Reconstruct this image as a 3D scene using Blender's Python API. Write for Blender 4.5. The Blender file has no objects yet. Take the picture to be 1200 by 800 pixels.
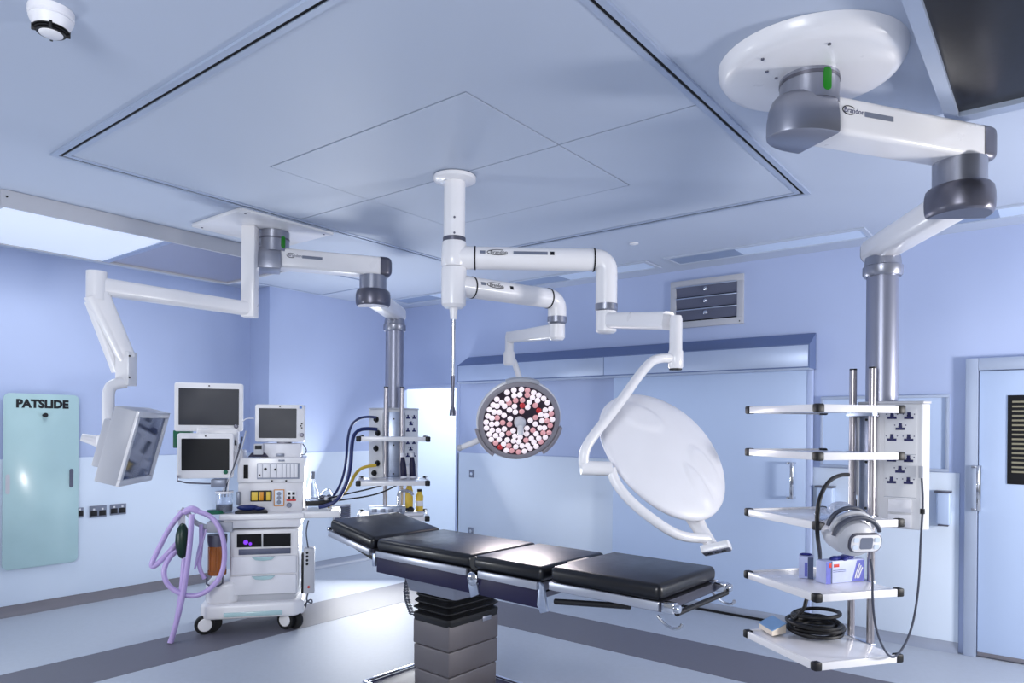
import bpy, bmesh, math, random
from mathutils import Vector, Matrix
random.seed(7)
R = math.radians
SC = bpy.context.scene
COL = SC.collection

# ------------------------------------------------------------------ camera
H, FPX, CX, CY = 1.577, 821.7, 600.0, 498.65      # eye height, focal length in px, principal point (1200x800)
ROLL, YAW = R(0.511), R(38.04)
FW = Vector((math.cos(YAW), math.sin(YAW), 0)); RW = Vector((math.sin(YAW), -math.cos(YAW), 0)); UZ = Vector((0, 0, 1))
XC = RW*math.cos(ROLL) + UZ*math.sin(ROLL); YC = -RW*math.sin(ROLL) + UZ*math.cos(ROLL)
EYE = Vector((0, 0, H))
cam = bpy.data.cameras.new('camera'); camo = bpy.data.objects.new('camera', cam); COL.objects.link(camo)
cam.sensor_width = 36; cam.sensor_fit = 'HORIZONTAL'; cam.lens = FPX/1200*36; cam.clip_start = .05
cam.shift_y = (CY-400)/1200
_m = Matrix((XC, YC, -FW)).transposed().to_4x4(); _m.translation = EYE; camo.matrix_world = _m
SC.camera = camo
# ------------------------------------------------------------------ world, lights, exposure
SC.view_settings.view_transform = 'Standard'; SC.view_settings.look = 'None'
SC.view_settings.exposure = 0.10; SC.view_settings.gamma = 1.0; SC.view_settings.use_curve_mapping = False
SC.cycles.use_denoising = True
SC.cycles.max_bounces = 8
w = bpy.data.worlds.new('world'); SC.world = w; w.use_nodes = True
w.node_tree.nodes['Background'].inputs[0].default_value = (.84, .89, 1, 1)
w.node_tree.nodes['Background'].inputs[1].default_value = .35
def area(name, loc, target, size, power, col=(1, 1, 1), sy=None):
    l = bpy.data.lights.new(name, 'AREA'); l.energy = power; l.color = col; l.size = size
    if sy: l.shape = 'RECTANGLE'; l.size_y = sy
    o = bpy.data.objects.new(name, l); COL.objects.link(o); o.location = loc
    o.rotation_euler = (Vector(target)-Vector(loc)).to_track_quat('-Z', 'Y').to_euler()
    o['kind'] = 'helper'
    return o
area('strobe_right', (4.3, -2.2, 1.4), (4.9, 2.2, 1.35), .55, 105, (1, .98, .97))
area('fill_rear', (-1.6, .6, 2.2), (3.2, 3.2, 1.0), 1.4, 95, (.95, .97, 1))  # unseen fill light added behind the camera to brighten front faces
area('fill_side', (.2, 5.3, .8), (3.0, 3.0, 2.6), .35, 22, (.95, .98, 1))  # unseen low fill light added at left for streaks on the ceiling
area('strobe_alcove', (5.0, 5.75, .75), (2.4, 3.6, 2.3), .9, 44, (.97, .99, 1))
area('ceiling_unit_lamp', (1.95, 5.58, 2.86), (1.95, 5.58, 0), .9, 14, (.97, .99, 1), 1.0)
area('anteroom_lamp', (7.3, 5.4, 2.55), (7.2, 6.3, .9), .9, 62, (.95, .98, 1))

# ------------------------------------------------------------------ pixel helpers (a ray cut by a known plane)
def ray(px, py): return FW + XC*((px-CX)/FPX) - YC*((py-CY)/FPX)
def PZ(px, py, z): r = ray(px, py); return EYE + r*((z-H)/r.z)
def PX(px, py, x): r = ray(px, py); return EYE + r*(x/r.x)
def PY(px, py, y): r = ray(px, py); return EYE + r*(y/r.y)
def PD(px, py, d): return EYE + ray(px, py)*d

# ------------------------------------------------------------------ materials
def lin(c):
    return tuple(((v/255)/12.92 if v/255 <= .04045 else ((v/255+.055)/1.055)**2.4) for v in c)
def mat(name, rgb, rough=.5, metal=0., var=.04, scale=6., bump=0., emit=None, estr=0., trans=0., coat=0., alpha=1., ior=1.45, stretch=None, rvar=.06):
    m = bpy.data.materials.new(name); m.use_nodes = True; nt = m.node_tree; N = nt.nodes; L = nt.links
    b = N['Principled BSDF']; c = lin(rgb)
    b.inputs['Roughness'].default_value = rough; b.inputs['Metallic'].default_value = metal
    b.inputs['IOR'].default_value = ior; b.inputs['Transmission Weight'].default_value = trans
    b.inputs['Coat Weight'].default_value = coat; b.inputs['Coat Roughness'].default_value = .12
    b.inputs['Alpha'].default_value = alpha
    tc = N.new('ShaderNodeTexCoord'); mp = N.new('ShaderNodeMapping'); L.new(tc.outputs['Object'], mp.inputs[0])
    if stretch: mp.inputs['Scale'].default_value = stretch
    nz = N.new('ShaderNodeTexNoise'); nz.inputs['Scale'].default_value = scale; nz.inputs['Detail'].default_value = 4
    L.new(mp.outputs[0], nz.inputs['Vector'])
    cr = N.new('ShaderNodeValToRGB'); L.new(nz.outputs['Fac'], cr.inputs[0])
    cr.color_ramp.elements[0].position = .3; cr.color_ramp.elements[1].position = .7
    cr.color_ramp.elements[0].color = (*[max(0, v*(1-var)) for v in c], 1); cr.color_ramp.elements[1].color = (*[min(1, v*(1+var)) for v in c], 1)
    L.new(cr.outputs[0], b.inputs['Base Color'])
    if rvar:
        mr = N.new('ShaderNodeMapRange'); mr.inputs['To Min'].default_value = max(.02, rough-rvar); mr.inputs['To Max'].default_value = rough+rvar
        L.new(nz.outputs['Fac'], mr.inputs['Value']); L.new(mr.outputs[0], b.inputs['Roughness'])
    if bump:
        bp = N.new('ShaderNodeBump'); bp.inputs['Strength'].default_value = bump; bp.inputs['Distance'].default_value = .002
        n2 = N.new('ShaderNodeTexNoise'); n2.inputs['Scale'].default_value = scale*20; L.new(mp.outputs[0], n2.inputs['Vector'])
        L.new(n2.outputs['Fac'], bp.inputs['Height']); L.new(bp.outputs[0], b.inputs['Normal'])
    if emit:
        b.inputs['Emission Color'].default_value = (*lin(emit), 1); b.inputs['Emission Strength'].default_value = estr
    return m
M = {}
M['paint'] = mat('blue_wall_paint', (176, 190, 224), .55, var=.015, scale=2, bump=.05)
M['clad'] = mat('pale_wall_cladding', (214, 226, 242), .32, var=.015, scale=2)
M['ceil'] = mat('ceiling_paint', (184, 194, 213), .6, var=.012, scale=1.5)
M['canopy'] = mat('canopy_panel', (183, 193, 211), .5, var=.012, scale=1.5)
M['floor'] = mat('vinyl_floor', (176, 183, 195), .52, var=.03, scale=30, bump=.03)
M['stripe'] = mat('vinyl_floor_dark', (104, 103, 114), .52, var=.03, scale=30, bump=.03)
M['skirt'] = mat('vinyl_skirting', (120, 118, 126), .4)
M['skirt2'] = mat('vinyl_skirting_pale', (150, 158, 176), .4)
M['white'] = mat('white_enamel', (232, 231, 234), .3, var=.01, coat=.25)
M['wplast'] = mat('white_plastic', (226, 226, 232), .42, var=.02)
M['shelf'] = mat('pale_laminate', (224, 224, 230), .25, var=.01, coat=.3)
M['grey'] = mat('satin_grey_metal', (150, 153, 166), .33, .75, var=.02)
M['dgrey'] = mat('dark_satin_metal', (106, 106, 118), .34, .7, var=.02)
M['alum'] = mat('brushed_aluminium', (176, 186, 206), .34, .8, var=.04, scale=8, stretch=(1, 1, 18))
M['trim'] = mat('aluminium_trim', (170, 182, 204), .42, .25, var=.03)
M['header'] = mat('header_metal_shaded', (108, 125, 164), .36, .4, var=.03)  # same metal as the face, bevel shade put into a darker colour
M['col'] = mat('silver_column', (150, 153, 170), .36, .75, var=.02)
M['chrome'] = mat('chrome', (215, 218, 225), .12, 1., var=.02)
M['steel'] = mat('stainless_tube', (178, 174, 178), .3, .9, var=.01)
M['black'] = mat('black_rubber', (14, 14, 18), .5, var=.1)
M['gap'] = mat('black_recess', (5, 6, 12), .8, var=.05)
M['vinyl'] = mat('black_vinyl_cushion', (12, 13, 20), .36, var=.1, scale=14, bump=.12, coat=.15)
M['navy'] = mat('navy_side_panel', (22, 18, 56), .5, var=.06)
M['column'] = mat('grey_column_shell', (104, 100, 104), .42, .25, var=.04)
M['tgrey'] = mat('pale_grey_plastic', (184, 186, 194), .4, var=.02)
M['screen'] = mat('dark_screen', (24, 28, 42), .4, var=.03)
M['screenb'] = mat('black_screen', (6, 6, 10), .35, var=.03)
M['mesh'] = mat('dark_mesh_panel', (34, 33, 38), .32, .5, var=.08, scale=40)
M['meshl'] = mat('silver_mesh_panel', (190, 186, 192), .24, .9, var=.02, scale=40)
M['diff'] = mat('lit_diffuser', (235, 240, 250), .5, var=.01, emit=(215, 230, 255), estr=.22)
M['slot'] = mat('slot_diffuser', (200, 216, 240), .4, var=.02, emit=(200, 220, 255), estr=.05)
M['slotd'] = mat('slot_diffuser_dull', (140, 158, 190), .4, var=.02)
M['door'] = mat('pale_blue_door', (186, 204, 234), .36, var=.012, scale=2)
M['grille'] = mat('grey_louvre', (96, 100, 120), .45, .3)
M['board'] = mat('pale_green_board', (172, 202, 206), .2, var=.02, coat=.4)
M['ink'] = mat('black_ink', (8, 10, 18), .5)
M['blueink'] = mat('dark_blue_socket', (10, 18, 84), .5)
M['plate'] = mat('grey_socket_plate', (128, 134, 150), .35, .4)
M['panelg'] = mat('light_grey_panel', (214, 215, 219), .4)
M['rail'] = mat('satin_table_rail', (176, 180, 192), .34, .6, var=.03)
M['rimg'] = mat('lamp_rim_grey', (164, 159, 166), .4, .2)
M['hface'] = mat('header_face_lit', (176, 190, 216), .36, .35, var=.02)  # same metal as the cover, light on the front put into the colour
M['slatd'] = mat('dull_slat', (128, 124, 104), .5)
M['green'] = mat('green_plastic', (14, 92, 66), .4)
M['glow'] = mat('green_marker', (26, 122, 24), .35)
M['bluem'] = mat('blue_marker', (40, 110, 190), .35)
M['dkgreen'] = mat('dark_green_bag', (14, 44, 34), .35)
M['lilac'] = mat('lilac_hose', (190, 168, 220), .35, var=.03, coat=.2)
M['amber'] = mat('amber_canister', (150, 84, 28), .25, var=.12, coat=.4)
M['yellow'] = mat('yellow_plastic', (224, 190, 70), .4)
M['orange'] = mat('orange_ink', (214, 140, 30), .4)
M['blue'] = mat('dark_blue_rubber', (26, 40, 96), .35)
M['bglove'] = mat('blue_glove_film', (34, 40, 120), .45, var=.15)
M['boxl'] = mat('lilac_carton', (186, 194, 232), .45, var=.05, scale=25)
M['boxb'] = mat('violet_print', (98, 104, 190), .45, var=.12, scale=30)
M['boxd'] = mat('slate_print', (66, 78, 112), .45)
M['red'] = mat('red_ink', (200, 50, 40), .5)
M['clear'] = mat('clear_plastic', (214, 226, 248), .08, var=.02, trans=.75, alpha=.75, coat=.3)
M['bookb'] = mat('blue_cover', (120, 160, 204), .3, var=.1)
M['page'] = mat('page_edge', (226, 214, 200), .6)
M['led'] = mat('white_led_lens', (238, 226, 232), .1, var=.06, scale=60, emit=(255, 244, 250), estr=.5, coat=.5)
M['ledp'] = mat('pink_led_lens', (222, 178, 180), .1, var=.1, scale=60, emit=(255, 160, 165), estr=.28, coat=.5)
M['ledr'] = mat('red_led_lens', (190, 50, 55), .12, var=.05, emit=(255, 60, 60), estr=.15, coat=.5)
M['lampin'] = mat('lamp_inner_face', (62, 50, 62), .3, .3)
M['wire'] = mat('grey_cable', (70, 74, 88), .45)
M['violet'] = mat('violet_lamp', (90, 40, 170), .3, emit=(150, 70, 255), estr=.7)

# ------------------------------------------------------------------ mesh builder
def rotz(a): return Matrix.Rotation(a, 4, 'Z')
def basis(o, zdir, up=(0, 0, 1)):
    z = Vector(zdir).normalized(); x = Vector(up).cross(z)
    if x.length < 1e-4: x = Vector((1, 0, 0)).cross(z)
    x.normalize(); y = z.cross(x)
    m = Matrix((x, y, z)).transposed().to_4x4(); m.translation = Vector(o); return m
ROOTM = {}
def rootm(o):
    while o is not None:
        if o.name in ROOTM: return ROOTM[o.name]
        o = o.parent
    return Matrix.Identity(4)
def props(o, label=None, cat=None, group=None, kind=None):
    if label: o['label'] = label
    if cat: o['category'] = cat
    if group: o['group'] = group
    if kind: o['kind'] = kind
    return o
def thing(name, label, cat, loc=(0, 0, 0), rz=0., group=None):
    o = bpy.data.objects.new(name, None); COL.objects.link(o); o.empty_display_size = .05
    o.location = loc; o.rotation_euler = (0, 0, rz)
    ROOTM[o.name] = Matrix.Translation(Vector(loc)) @ rotz(rz)
    return props(o, label, cat, group)
class MB:
    def __init__(s): s.v = []; s.f = []
    def bm(s, bm, mtx=None):
        if mtx is not None: bmesh.ops.transform(bm, matrix=mtx, verts=bm.verts)
        b = len(s.v); bm.verts.index_update()
        s.v += [v.co.copy() for v in bm.verts]; s.f += [[b+v.index for v in f.verts] for f in bm.faces]
        bm.free(); return s
    def raw(s, v, f):
        b = len(s.v); s.v += [Vector(p) for p in v]; s.f += [[b+i for i in q] for q in f]; return s
    def box(s, a, b, bev=0., seg=2, mtx=None):
        a, b = Vector(a), Vector(b); lo = Vector(map(min, a, b)); hi = Vector(map(max, a, b))
        bm = bmesh.new(); bmesh.ops.create_cube(bm, size=1)
        bmesh.ops.transform(bm, matrix=Matrix.Translation((lo+hi)/2) @ Matrix.Diagonal((*(hi-lo), 1)), verts=bm.verts)
        if bev: bmesh.ops.bevel(bm, geom=bm.edges[:], offset=bev, segments=seg, profile=.5, affect='EDGES', clamp_overlap=True)
        return s.bm(bm, mtx)
    def prism(s, poly, z0, z1, mtx=None, bev=0., seg=2, taper=1.):
        bm = bmesh.new(); n = len(poly)
        lo = [bm.verts.new((p[0]*taper, p[1]*taper, z0)) for p in poly]; hi = [bm.verts.new((p[0], p[1], z1)) for p in poly]
        bm.faces.new(lo[::-1]); bm.faces.new(hi)
        for i in range(n): bm.faces.new((lo[i], lo[(i+1) % n], hi[(i+1) % n], hi[i]))
        bmesh.ops.recalc_face_normals(bm, faces=bm.faces[:])
        if bev:
            es = [e for e in bm.edges if len(e.link_faces) == 2 and e.calc_face_angle(0) > R(35)]
            bmesh.ops.bevel(bm, geom=es, offset=bev, segments=seg, profile=.5, affect='EDGES', clamp_overlap=True)
        return s.bm(bm, mtx)
    def loft(s, rings, mtx=None):                   # rings of equal length, capped
        mtx = mtx or Matrix.Identity(4); b = len(s.v); n = len(rings[0])
        for rg in rings: s.v += [mtx @ Vector(p) for p in rg]
        for j in range(len(rings)-1):
            for i in range(n):
                i2 = (i+1) % n; s.f.append([b+j*n+i, b+j*n+i2, b+(j+1)*n+i2, b+(j+1)*n+i])
        s.f.append([b+i for i in range(n)][::-1]); s.f.append([b+(len(rings)-1)*n+i for i in range(n)])
        return s
    def cyl(s, p0, p1, r0, r1=None, n=20, caps=True):
        p0, p1 = Vector(p0), Vector(p1); r1 = r0 if r1 is None else r1
        m = basis(p0, p1-p0, (0, 0, 1) if abs((p1-p0).normalized().z) < .99 else (1, 0, 0)); L = (p1-p0).length
        return s.lathe([(r0, 0), (r1, L)], m, n, caps)
    def lathe(s, prof, mtx=None, n=28, caps=True, shape=None):
        mtx = mtx or Matrix.Identity(4); b = len(s.v); k = len(prof)
        for (r, z) in prof:
            for i in range(n):
                a = 2*math.pi*i/n; q = r*(shape(a) if shape else 1)
                s.v.append(mtx @ Vector((q*math.cos(a), q*math.sin(a), z)))
        for j in range(k-1):
            for i in range(n):
                i2 = (i+1) % n; s.f.append([b+j*n+i, b+j*n+i2, b+(j+1)*n+i2, b+(j+1)*n+i])
        if caps: s.f.append([b+i for i in range(n)][::-1]); s.f.append([b+(k-1)*n+i for i in range(n)])
        return s
    def tube(s, pts, r, n=10, closed=False, smooth=0):
        P = [Vector(p) for p in pts]
        for _ in range(smooth):
            Q = []
            m = len(P)
            for i in range(m if closed else m-1):
                a, c = P[i], P[(i+1) % m]; Q += [a*.75+c*.25, a*.25+c*.75]
            if not closed: Q = [P[0]] + Q[1:-1] + [P[-1]]
            P = Q
        m = len(P); b = len(s.v); up = None
        for i in range(m):
            t = (P[(i+1) % m]-P[i-1]) if closed else (P[min(i+1, m-1)]-P[max(i-1, 0)])
            t.normalize()
            if up is None:
                up = Vector((0, 0, 1)) if abs(t.z) < .9 else Vector((1, 0, 0))
            up = (up - t*up.dot(t)).normalized(); sd = t.cross(up)
            rr = r[i] if isinstance(r, (list, tuple)) and len(r) == m else (r if not isinstance(r, (list, tuple)) else r[0]+(r[1]-r[0])*i/(m-1))
            for k in range(n):
                a = 2*math.pi*k/n; s.v.append(P[i]+(up*math.cos(a)+sd*math.sin(a))*rr)
        for i in range(m if closed else m-1):
            i2 = (i+1) % m
            for k in range(n):
                k2 = (k+1) % n; s.f.append([b+i*n+k, b+i*n+k2, b+i2*n+k2, b+i2*n+k])
        if not closed: s.f.append([b+k for k in range(n)][::-1]); s.f.append([b+(m-1)*n+k for k in range(n)])
        return s
    def ball(s, c, r, n=16, sq=(1, 1, 1), mtx=None):
        prof = [(max(1e-4, math.sin(math.pi*j/8))*r, -math.cos(math.pi*j/8)*r) for j in range(9)]
        m = Matrix.Translation(Vector(c)) @ (mtx or Matrix.Identity(4)) @ Matrix.Diagonal((*sq, 1))
        return s.lathe(prof, m, n, True)
    def xf(s, m): s.v = [m @ v for v in s.v]; return s
    def mesh(s, name, m, sharp=38):
        me = bpy.data.meshes.new(name); me.from_pydata([tuple(v) for v in s.v], [], s.f)
        bm = bmesh.new(); bm.from_mesh(me); bmesh.ops.recalc_face_normals(bm, faces=bm.faces[:]); bm.to_mesh(me); bm.free()
        for p in me.polygons: p.use_smooth = True
        me.set_sharp_from_angle(angle=R(sharp)); me.materials.append(M[m] if isinstance(m, str) else m); me.update()
        return me
    def build(s, name, m, parent=None, label=None, cat=None, group=None, kind=None, local=False, sharp=38):
        if parent is not None:
            if not local:
                inv = rootm(parent).inverted(); s.v = [inv @ v for v in s.v]
            loc = Vector((0, 0, 0))
        else:
            lo = Vector(map(min, *s.v)) if len(s.v) > 1 else s.v[0]; hi = Vector(map(max, *s.v))
            loc = Vector(((lo.x+hi.x)/2, (lo.y+hi.y)/2, lo.z)); s.v = [v-loc for v in s.v]
        o = bpy.data.objects.new(name, s.mesh(name, m, sharp)); COL.objects.link(o); o.location = loc
        if parent is not None: o.parent = parent
        else: ROOTM[o.name] = Matrix.Translation(loc)
        return props(o, label, cat, group, kind)
def inst(me, name, mtx, parent, local=False):          # a copy that shares mesh data
    o = bpy.data.objects.new(name, me); COL.objects.link(o); o.parent = parent
    o.matrix_local = mtx if local else rootm(parent).inverted() @ mtx
    return o
def arc(c, r, a0, a1, n, f=lambda x, y: Vector((x, y, 0))):
    return [Vector(c)+f(r*math.cos(a0+(a1-a0)*i/n), r*math.sin(a0+(a1-a0)*i/n)) for i in range(n+1)]
def rrect(w, h, r, n=5):
    P = []
    for (x, y, a) in ((w/2-r, h/2-r, 0), (-w/2+r, h/2-r, 90), (-w/2+r, -h/2+r, 180), (w/2-r, -h/2+r, 270)):
        P += [(x+r*math.cos(R(a+90*i/n)), y+r*math.sin(R(a+90*i/n))) for i in range(n+1)]
    return P
def text_mb(body, size, mtx, depth=.0006, bold=0.):
    cu = bpy.data.curves.new('lettering', 'FONT'); cu.body = body; cu.size = size; cu.extrude = depth; cu.offset = bold
    cu.align_x = 'CENTER'; cu.align_y = 'CENTER'; cu.resolution_u = 3
    o = bpy.data.objects.new('lettering', cu); COL.objects.link(o)
    dg = bpy.context.evaluated_depsgraph_get(); me = bpy.data.meshes.new_from_object(o.evaluated_get(dg))
    mb = MB(); mb.v = [mtx @ v.co for v in me.vertices]; mb.f = [list(p.vertices) for p in me.polygons]
    bpy.data.objects.remove(o); bpy.data.curves.remove(cu); bpy.data.meshes.remove(me)
    return mb
# ================================================================== the setting
ZC, YL, XB = 2.977, 6.70, 5.87                     # ceiling, left wall, back wall
XS, YS = 4.10, 6.36                                # where the left wall steps forward
YO, ZO = 5.36, 2.045                               # doorway at the far end of the back wall
ZW = 1.27                                          # top of the pale wall cladding
floor = MB().box((-3, -3, -.06), (10, 7.0, 0)).build('floor', 'floor', kind='structure')
fs = MB()
fs.box((4.32, -3, -.001), (4.905, 5.17, .0015)).box((-3, 4.60, -.001), (4.32, 5.17, .0015))
fs.build('floor_stripe', 'stripe', floor, label='darker grey vinyl band inlaid in the floor')
# ceiling with the square opening of the canopy
c0x, c1x, c0y, c1y = 1.404, 4.351, 1.191, 4.154
cl = MB()
cl.box((-3, -3, ZC), (c0x, 7, ZC+.1)).box((c1x, -3, ZC), (10, 7, ZC+.1)).box((c0x, -3, ZC), (c1x, c0y, ZC+.1)).box((c0x, c1y, ZC), (c1x, 7, ZC+.1))
ceiling = cl.build('ceiling', 'ceil', kind='structure')
wl = MB().box((-3, YL, 0), (XS, YL+.35, ZC)).build('wall_left', 'paint', kind='structure')
MB().box((-3, YL-.012, .085), (XS, YL, ZW), .003).build('cladding_panel', 'clad', wl)
ws = MB().box((XS, YS, 0), (XB+.15, YL+.35, ZC)).build('wall_left_step', 'paint', kind='structure')
MB().box((XS, YS-.012, .085), (XB, YS, ZW), .003).box((XS-.012, YS-.012, .085), (XS, YL-.012, ZW), .003).build('cladding_panel', 'clad', ws)
wb = MB().box((XB, -3, 0), (XB+.15, YO, ZC)).box((XB, YO, ZO), (XB+.15, YS, ZC)).build('wall_back', 'paint', kind='structure')
MB().box((XB-.012, 3.2, .07), (XB, YO, ZW), .003).build('cladding_panel', 'clad', wb)
MB().box((XB-.012, .56, .07), (XB, 1.60, ZW), .003).build('cladding_panel', 'clad', wb)
MB().box((XB-.012, -3, .07), (XB, -.56, ZW), .003).build('cladding_panel', 'clad', wb)
# coved skirting
def skirt(name, a, b, out, m, h):
    a, b, out = Vector(a), Vector(b), Vector(out); t = b-a; mb = MB()
    prof = [(0, 0), (.055, 0), (.03, .012), (.014, .04), (.008, h), (0, h)]
    V = [a+out*p+UZ*q for p, q in prof]+[b+out*p+UZ*q for p, q in prof]; n = len(prof)
    mb.raw(V, [[i, (i+1) % n, (i+1) % n+n, i+n] for i in range(n)]+[list(range(n))[::-1], list(range(n, 2*n))])
    return mb.build(name, m, kind='structure')
skirt('baseboard_left', (-3, YL, 0), (XS, YL, 0), (0, -1, 0), 'skirt', .092)
skirt('baseboard_left_step', (XS, YS, 0), (XB, YS, 0), (0, -1, 0), 'skirt2', .085)
skirt('baseboard_back', (XB, .56, 0), (XB, YO, 0), (-1, 0, 0), 'skirt2', .07)
# bright room beyond the doorway
wa = MB().box((XB+.15, YL, 0), (9.6, YL+.15, 2.7)).box((9.6, 3.6, 0), (9.75, YL+.15, 2.7)).box((XB+.15, 3.45, 0), (9.6, 3.6, 2.7)).build('wall_anteroom', 'clad', kind='structure')
MB().box((XB+.15, 3.4, 2.7), (9.75, YL+.15, 2.75)).build('ceiling_anteroom', 'ceil', kind='structure')
skirt('baseboard_anteroom', (XB+.15, YL, 0), (9.6, YL, 0), (0, -1, 0), 'skirt2', .085)
dfm = MB().box((XB-.012, YO-.02, 0), (XB+.16, YO+.03, ZO+.02), .002).box((XB-.01, YO, ZO-.03), (XB+.16, YS, ZO), .002)
dfm.build('trim_1', 'paint', kind='structure')

# ------------------------------------------------------------------ laminar flow canopy in the ceiling
zp = ZC-.004
can = thing('ceiling_canopy', 'large square ceiling canopy with black shadow gap above the operating table', 'ceiling canopy', ((c0x+c1x)/2, (c0y+c1y)/2, ZC))
MB().box((c0x, c0y, ZC+.06), (c1x, c1y, ZC+.09)).build('recess_backing', 'gap', can)
def ring(o, i, z0, z1):                            # rectangular ring; o and i are (x0, y0, x1, y1)
    return MB().box((o[0], o[1], z0), (o[2], i[1], z1)).box((o[0], i[3], z0), (o[2], o[3], z1)).box((o[0], i[1], z0), (i[0], i[3], z1)).box((i[2], i[1], z0), (o[2], i[3], z1))
ring((c0x-.014, c0y-.014, c1x+.014, c1y+.014), (c0x+.014, c0y+.014, c1x-.014, c1y-.014), ZC-.012, ZC-.0005).build('outer_trim', 'trim', can)
ring((1.436, 1.223, 4.319, 4.122), (1.462, 1.249, 4.293, 4.096), zp-.006, ZC+.05).build('inner_trim', 'trim', can)
ix0, ix1, iy0, iy1, mx, g = 2.187, 3.600, 1.973, 3.394, 2.877, .0045
px0, px1, py0, py1 = 1.463, 4.292, 1.250, 4.095
ring((1.4185, 1.2055, 4.3365, 4.1395), (1.4355, 1.2225, 4.3195, 4.1225), ZC-.006, ZC+.04).build('gap_shade', 'gap', can)  # black filler ring, the shade inside the gap put into its colour
def cpanel(rects, name, dz=0.):
    m = MB()
    for (a, b, c, d) in rects: m.box((a, b, zp+dz), (c, d, ZC+.05))
    return m.build(name, 'canopy', can)
cpanel([(px0, py0, ix0-g, py1), (ix0-g, py0, mx-g, iy0-g), (ix0-g, iy1+g, mx-g, py1)], 'canopy_panel')
cpanel([(ix1+g, py0, px1, py1), (mx+g, py0, ix1+g, iy0-g), (mx+g, iy1+g, ix1+g, py1)], 'canopy_panel')
cpanel([(ix0+g, iy0+g, mx-g, iy1-g)], 'canopy_panel', -.002)
cpanel([(mx+g, iy0+g, ix1-g, iy1-g)], 'canopy_panel', -.002)

# ------------------------------------------------------------------ dropped ceiling units
lf = thing('ceiling_light_unit', 'long dropped ceiling unit with lit white diffuser and silver mesh near left wall', 'ceiling light', (2.5, 5.55, 2.872))
X0, X1, Y0, Y1, Zb = 1.42, 3.52, 5.03, 6.14, 2.872
ring((X0, Y0, X1, Y1), (X0+.02, Y0+.02, X1-.02, Y1-.02), Zb, ZC-.001).build('housing', 'tgrey', lf)
MB().box((2.42, Y0+.02, Zb+.002), (2.47, Y1-.02, Zb+.03)).build('divider', 'alum', lf)
MB().box((X0+.02, Y0+.02, Zb+.008), (2.42, Y1-.02, Zb+.03)).build('diffuser', 'diff', lf)
MB().box((2.47, Y0+.02, Zb+.012), (X1-.02, Y1-.02, Zb+.03)).build('mesh_panel', 'meshl', lf)
MB().cyl((X0+.03, Y0-.001, 2.935), (X0+.03, Y0-.004, 2.935), .006, n=10).build('rivet', 'black', lf)
rf = thing('ceiling_grille_unit', 'dark mesh ceiling unit in grey metal frame at top right corner', 'ceiling grille', (2.5, -.15, 2.872))
X0, X1, Y0, Y1 = 1.2, 3.49, -.75, .388
ring((X0, Y0, X1, Y1), (X0+.05, Y0+.05, X1-.07, Y1-.047), Zb, ZC-.001).build('frame', 'trim', rf)
MB().box((X0+.05, Y0+.05, Zb+.02), (X1-.07, Y1-.047, Zb+.04)).build('mesh_panel', 'mesh', rf)
MB().box((X1, Y1-.047, Zb), (X1+.15, Y1, Zb+.07)).build('frame_end', 'trim', rf)
# flush access panel beside the unit
acp = thing('access_panel', 'flush square ceiling panel beside the dropped light unit', 'ceiling panel', (4.2, 5.8, ZC-.006))
MB().box((3.765, 5.365, ZC-.006), (4.675, 6.275, ZC-.0005), .001).build('panel', 'canopy', acp)
ring((3.74, 5.34, 4.70, 6.30), (3.76, 5.36, 4.68, 6.28), ZC-.009, ZC-.0005).build('frame', 'trim', acp)
# recessed slot lights round the edge of the ceiling
def slot(a, b, c, d, label, grp=None):
    t = thing('slot_light', label, 'ceiling light', ((a+c)/2, (b+d)/2, ZC-.012), group=grp)
    ring((a, b, c, d), (a+.03, b+.03, c-.03, d-.03), ZC-.012, ZC-.0005).build('bezel', 'canopy', t)
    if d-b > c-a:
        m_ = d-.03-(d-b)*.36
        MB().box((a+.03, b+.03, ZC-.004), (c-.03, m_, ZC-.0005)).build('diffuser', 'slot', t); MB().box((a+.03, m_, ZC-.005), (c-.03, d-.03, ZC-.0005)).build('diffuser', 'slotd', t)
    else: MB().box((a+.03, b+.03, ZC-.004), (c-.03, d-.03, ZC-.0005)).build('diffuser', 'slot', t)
slot(5.33, 1.08, 5.63, 2.60, 'slim recessed slot light above the louvred wall vent')
slot(5.33, 2.76, 5.63, 4.26, 'slim recessed slot light behind the upper arm of the surgical light')
slot(5.33, 4.44, 5.63, 5.94, 'slim recessed slot light farthest along back wall, above the doorway')
slot(5.33, -.62, 5.63, .90, 'slim recessed slot light cut by right edge of photo')
slot(.93, 6.36, 2.46, 6.62, 'slim recessed slot light along left wall at left edge')
# smoke detector and small ceiling sensor
p = PZ(60, 12, ZC)
sd = thing('smoke_detector', 'round white smoke detector on ceiling at top left', 'smoke detector', p-UZ*.07)
mt = Matrix.Translation(p) @ Matrix.Rotation(math.pi, 4, 'X')
mt = mt @ Matrix.Scale(1.15, 4)
MB().lathe([(.060, .0005), (.060, .02), (.056, .024)], mt).build('base', 'wplast', sd)
MB().lathe([(.055, .024), (.058, .03), (.046, .056), (.030, .058)], mt).build('shell', 'wplast', sd)
for k in range(3): MB().lathe([(.046-.0045*k, .0565+.005*k), (.048-.0045*k, .058+.005*k), (.046-.0045*k, .0598+.005*k)], mt).build('vent_ring', 'black', sd)
MB().lathe([(.034, .056), (.031, .072), (.024, .076)], mt).build('cap', 'wplast', sd)
for k in range(4):
    a = R(20+90*k); MB().box((.03, -.004, .052), (.049, .004, .070), .001, mtx=mt @ rotz(a)).build('rib', 'black', sd)
p = PZ(743, 285, ZC)
MB().lathe([(.035, 0), (.035, .006), (.012, .012)], Matrix.Translation(p-UZ*.0005) @ Matrix.Rotation(math.pi, 4, 'X')).build('ceiling_sensor', 'wplast', label='tiny white disc sensor on ceiling above the wall vent', cat='sensor')

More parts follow.
